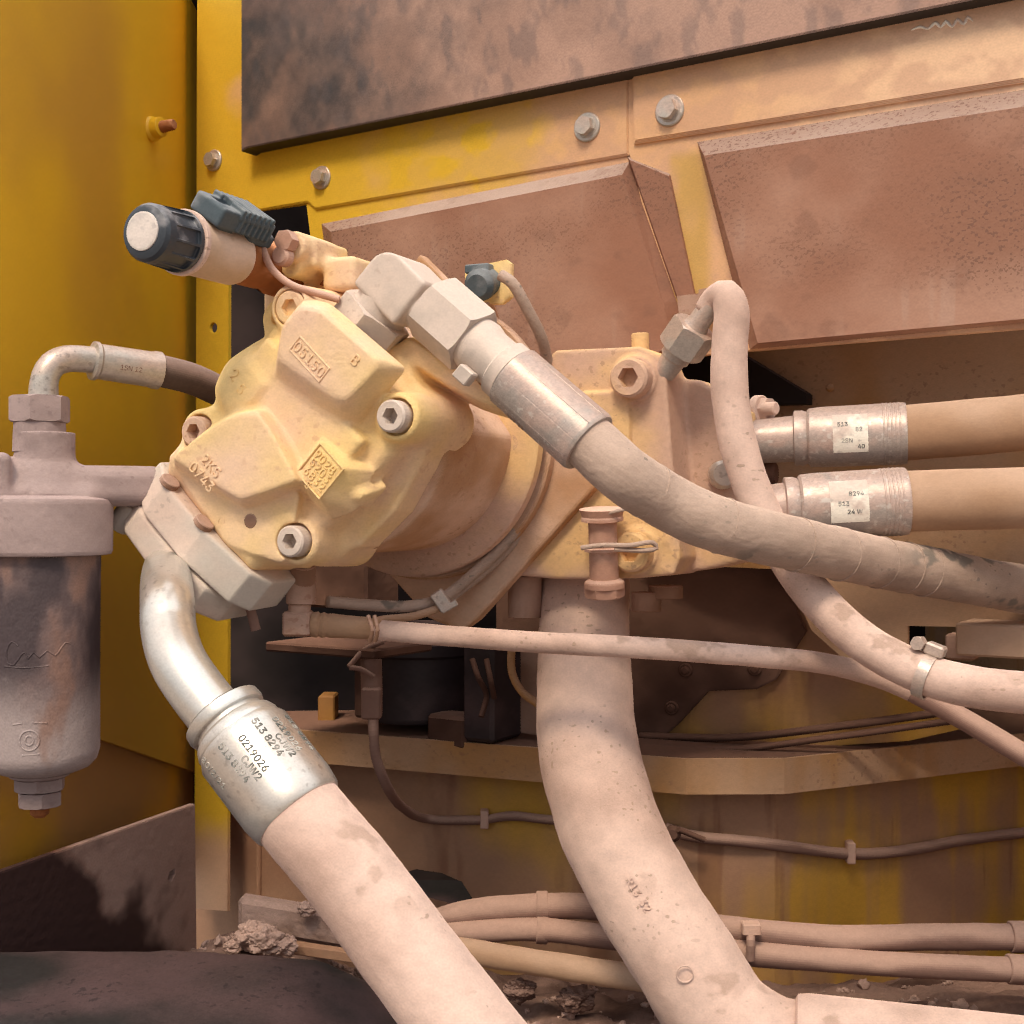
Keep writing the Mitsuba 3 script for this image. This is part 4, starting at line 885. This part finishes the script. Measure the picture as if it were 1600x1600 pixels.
obj('ferrule', lathe(w0, wx, [(0, .0425), (.002, .0465), (.010, .0480), (.30, .0480)], 72), 'm_hose_pale', WH)

# ------------------------------------------------------------------ two straight hoses at the right
def straight(label, e, f, g, h, r, rf, words):
    t = thing('straight_hose', label, 'hose'); e, f, g, h = px([e, f, g, h]); x = N(g - f); L = np.linalg.norm(g - f)
    obj('stub', [lathe(e, f - e, [(0, r * .80), (np.linalg.norm(f - e) - .008, r * .86)], 48), lathe(f - x * .012, x, [(0, rf * .86), (.001, rf * .92), (.008, rf * .92), (.012, rf * .86)], 48)], 'm_ferrule', t)
    obj('ferrule', lathe(f, x, [(0, rf * .9), (.002, rf * .97), (.012, rf), (L - .002, rf * 1.02), (L, rf), (L, r)], 60), 'm_ferrule', t)
    vd = N(np.array([0, 0, ZC]) - f); vd = N(vd - x * (vd @ x)); v2 = np.cross(x, vd)
    th = np.linspace(-.55, .75, 24); a0_, a1_ = L * .26, L * .61
    V = [f + x * a + (rf * 1.018 + .0003) * (np.cos(q) * vd - np.sin(q) * v2) for a in (a0_, a1_) for q in th]; n = len(th)
    obj('paper_label', trimesh.Trimesh(V, [q for i in range(n - 1) for q in ((i, n + i, n + i + 1), (i, n + i + 1, i + 1))], process=False), 'm_label', t, True, label='worn white paper label on the ferrule')
    ls = [text_round(s, .0036, f, x, vd, L * q, w, rf * 1.018 + .0003, bold=True) for s, q, w in words]
    obj('label_print', join(ls), 'm_ink', t, False)
    obj('crimp_lines', join([lathe(f, x, [(L * q, rf * 1.015), (L * q + .0004, rf * 1.035), (L * q + .0012, rf * 1.035), (L * q + .0016, rf * 1.015)], 60) for q in (.76, .80, .84, .88, .92)]), 'm_ferrule', t)
    obj('hose', tube([g - x * .01, g + (h - g) * .4, h, h + (h - g) * .3], r, 56, rough=.0008), 'm_hose_tan', t, True)
straight('upper of the two straight tan hoses, with white label on its ferrule', (1170, 691, 1.20), (1262, 684, 1.19), (1416, 677, 1.17), (1600, 660, 1.13), .0242, .0268, (('513', .36, -.38), ('82', .52, -.20), ('2SN', .40, .14), ('40', .54, .34)))
straight('lower of the two straight tan hoses, its ferrule partly behind the thick hose', (1180, 798, 1.14), (1248, 792, 1.13), (1416, 783, 1.12), (1600, 778, 1.10), .0255, .0280, (('8294', .50, -.30), ('513', .38, -.02), ('24 W', .48, .22)))

# ------------------------------------------------------------------ filter canister at the left edge
FC = thing('filter_canister', 'grimy purple grey filter canister hanging at the left edge', 'filter')
fc = at(62, 800, 1.10); fz = lambda v: ZC + (800 - v) / F * 1.10
def fo(v): q = fc.copy(); q[2] = fz(v); return q
k = 1.10 / F
obj('bowl', lathe(fo(1205), UP, [(0, .010), (.0, .030), (.004, .040), (.010, .0455), (.018, .0478), (.10, .0478), (fz(868) - fz(1205), .0485)], 80), 'm_filter', FC)
obj('collar', lathe(fo(868), UP, [(0, .050), (.001, .0565), (.004, .0580), (.042, .0585), (.046, .0570), (.049, .048)], 80), 'm_filter_head', FC)
HR = R * .86 + np.array([0, .5, 0]); HR = N(np.array([.93, .36, 0])); HF = np.cross(HR, UP)
def head_fn(X):
    d = s_box(X, (30, 10, 0), (70, 17, 24), 12)
    d = smin(d, s_cyl(X, (0, 0), 1, 50, -8, 8, 4) if False else s_box(X, (0, -2, 0), (46, 12, 34), 12), 8)
    cyl = np.hypot(X[0] - 4, X[2]) - (24 + np.clip(30 - X[1], 0, 30) * .30); cyl = np.maximum(cyl, np.abs(X[1] - 30) - 24)
    d = smin(d, cyl, 10)
    d = smin(d, s_box(X, (-38, 10, 14), (16, 26, 22), 7), 5)
    d = smax(d, -s_box(X, (-14, 6, 40), (6, 13, 8), 2), 2)
    return d
obj('head', sdf(head_fn, (-70, -28, -50), (112, 62, 50), 1.6, fo(778), HR, UP, HF), 'm_filter_head', FC, True)
obj('drain_nut', [lathe(fo(1200), -UP, [(0, .024), (.006, .024), (.008, .020)], 40), hexn(fo(1208) , -UP, .0135, .0215, rot=.3), hexn(fo(1236), -UP, .012, .0185, rot=.1)], 'm_filter_head', FC)
obj('drain_tip', lathe(fo(1258), -UP, [(0, .008), (.007, .0075), (.010, .004)], 24), 'm_rust', FC)
# script emblem and round mark cast on the bowl
def on_bowl(pts, r=.0479):
    out = []
    for u, v in pts:
        x = (u - 62) * k; th = math.asin(np.clip(x / r, -.99, .99)); out.append(np.array([fc[0] + r * math.sin(th), fc[1] - r * math.cos(th), fz(v)]))
    return out
obj('script_mark', [tube(on_bowl([(62, 1000), (52, 994), (44, 1008), (46, 1026), (56, 1028), (66, 1014), (72, 1010), (76, 1020), (84, 1010), (92, 1018), (102, 1008), (112, 1016), (124, 998), (130, 1000)]), .0007, 8), tube(on_bowl([(40, 1031), (70, 1033), (104, 1031)]), .0008, 8)], 'm_filter', FC)
cir = [(78 + 14 * math.cos(q), 1142 + 15 * math.sin(q)) for q in np.linspace(0, 2 * math.pi, 17)]
cir2 = [(78 + 6 * math.cos(q), 1142 + 7 * math.sin(q)) for q in np.linspace(0, 2 * math.pi, 13)]
obj('round_mark', [tube(on_bowl(cir), .0008, 8), tube(on_bowl(cir2), .0008, 8), tube(on_bowl([(54, 1118), (68, 1116)]), .0007, 8), tube(on_bowl([(84, 1116), (102, 1117)]), .0007, 8), tube(on_bowl([(68, 1164), (92, 1163)]), .0007, 8)], 'm_filter', FC)

FH = thing('filter_hose', 'bent metal pipe and grey hose joining the filter canister top to behind the pump', 'hose')
fn0 = fo(692)
obj('nut', [hexn(fo(660), UP, .0215, .0245, rot=.55), lathe(fo(706), UP, [(0, .0215), (.024, .0205), (.025, .0185), (.026, .0185)], 40)], 'm_filter_head', FH)
obj('pipe', tube(px([(68, 640, 1.10), (68, 610, 1.10), (71, 588, 1.10), (82, 570, 1.103), (102, 561, 1.11), (130, 561, 1.12), (160, 564, 1.13)]), [.0128, .0118, .0112, .0112, .0112, .0112, .0112], 48), 'm_zinc', FH, True)
g0, g1 = at(143, 563, 1.125), at(248, 579, 1.16); gx = N(g1 - g0); gl = np.linalg.norm(g1 - g0)
obj('ferrule', lathe(g0, gx, [(0, .0135), (.001, .0165), (.004, .0165), (.006, .0150), (gl - .008, .0155), (gl - .005, .0165), (gl, .0165), (gl, .013)], 56), 'm_zinc', FH)
obj('hose', tube([g1 - gx * .01, g1] + px([(300, 592, 1.19), (340, 610, 1.22), (400, 640, 1.27)]), .0140, 48), 'm_hose_dark', FH, True)
obj('hose_print', text_round('1SN 12', .004, g0, gx, N([0, -1, 0]), gl / 2, .2, .0150), 'm_hose_brown', FH, False)
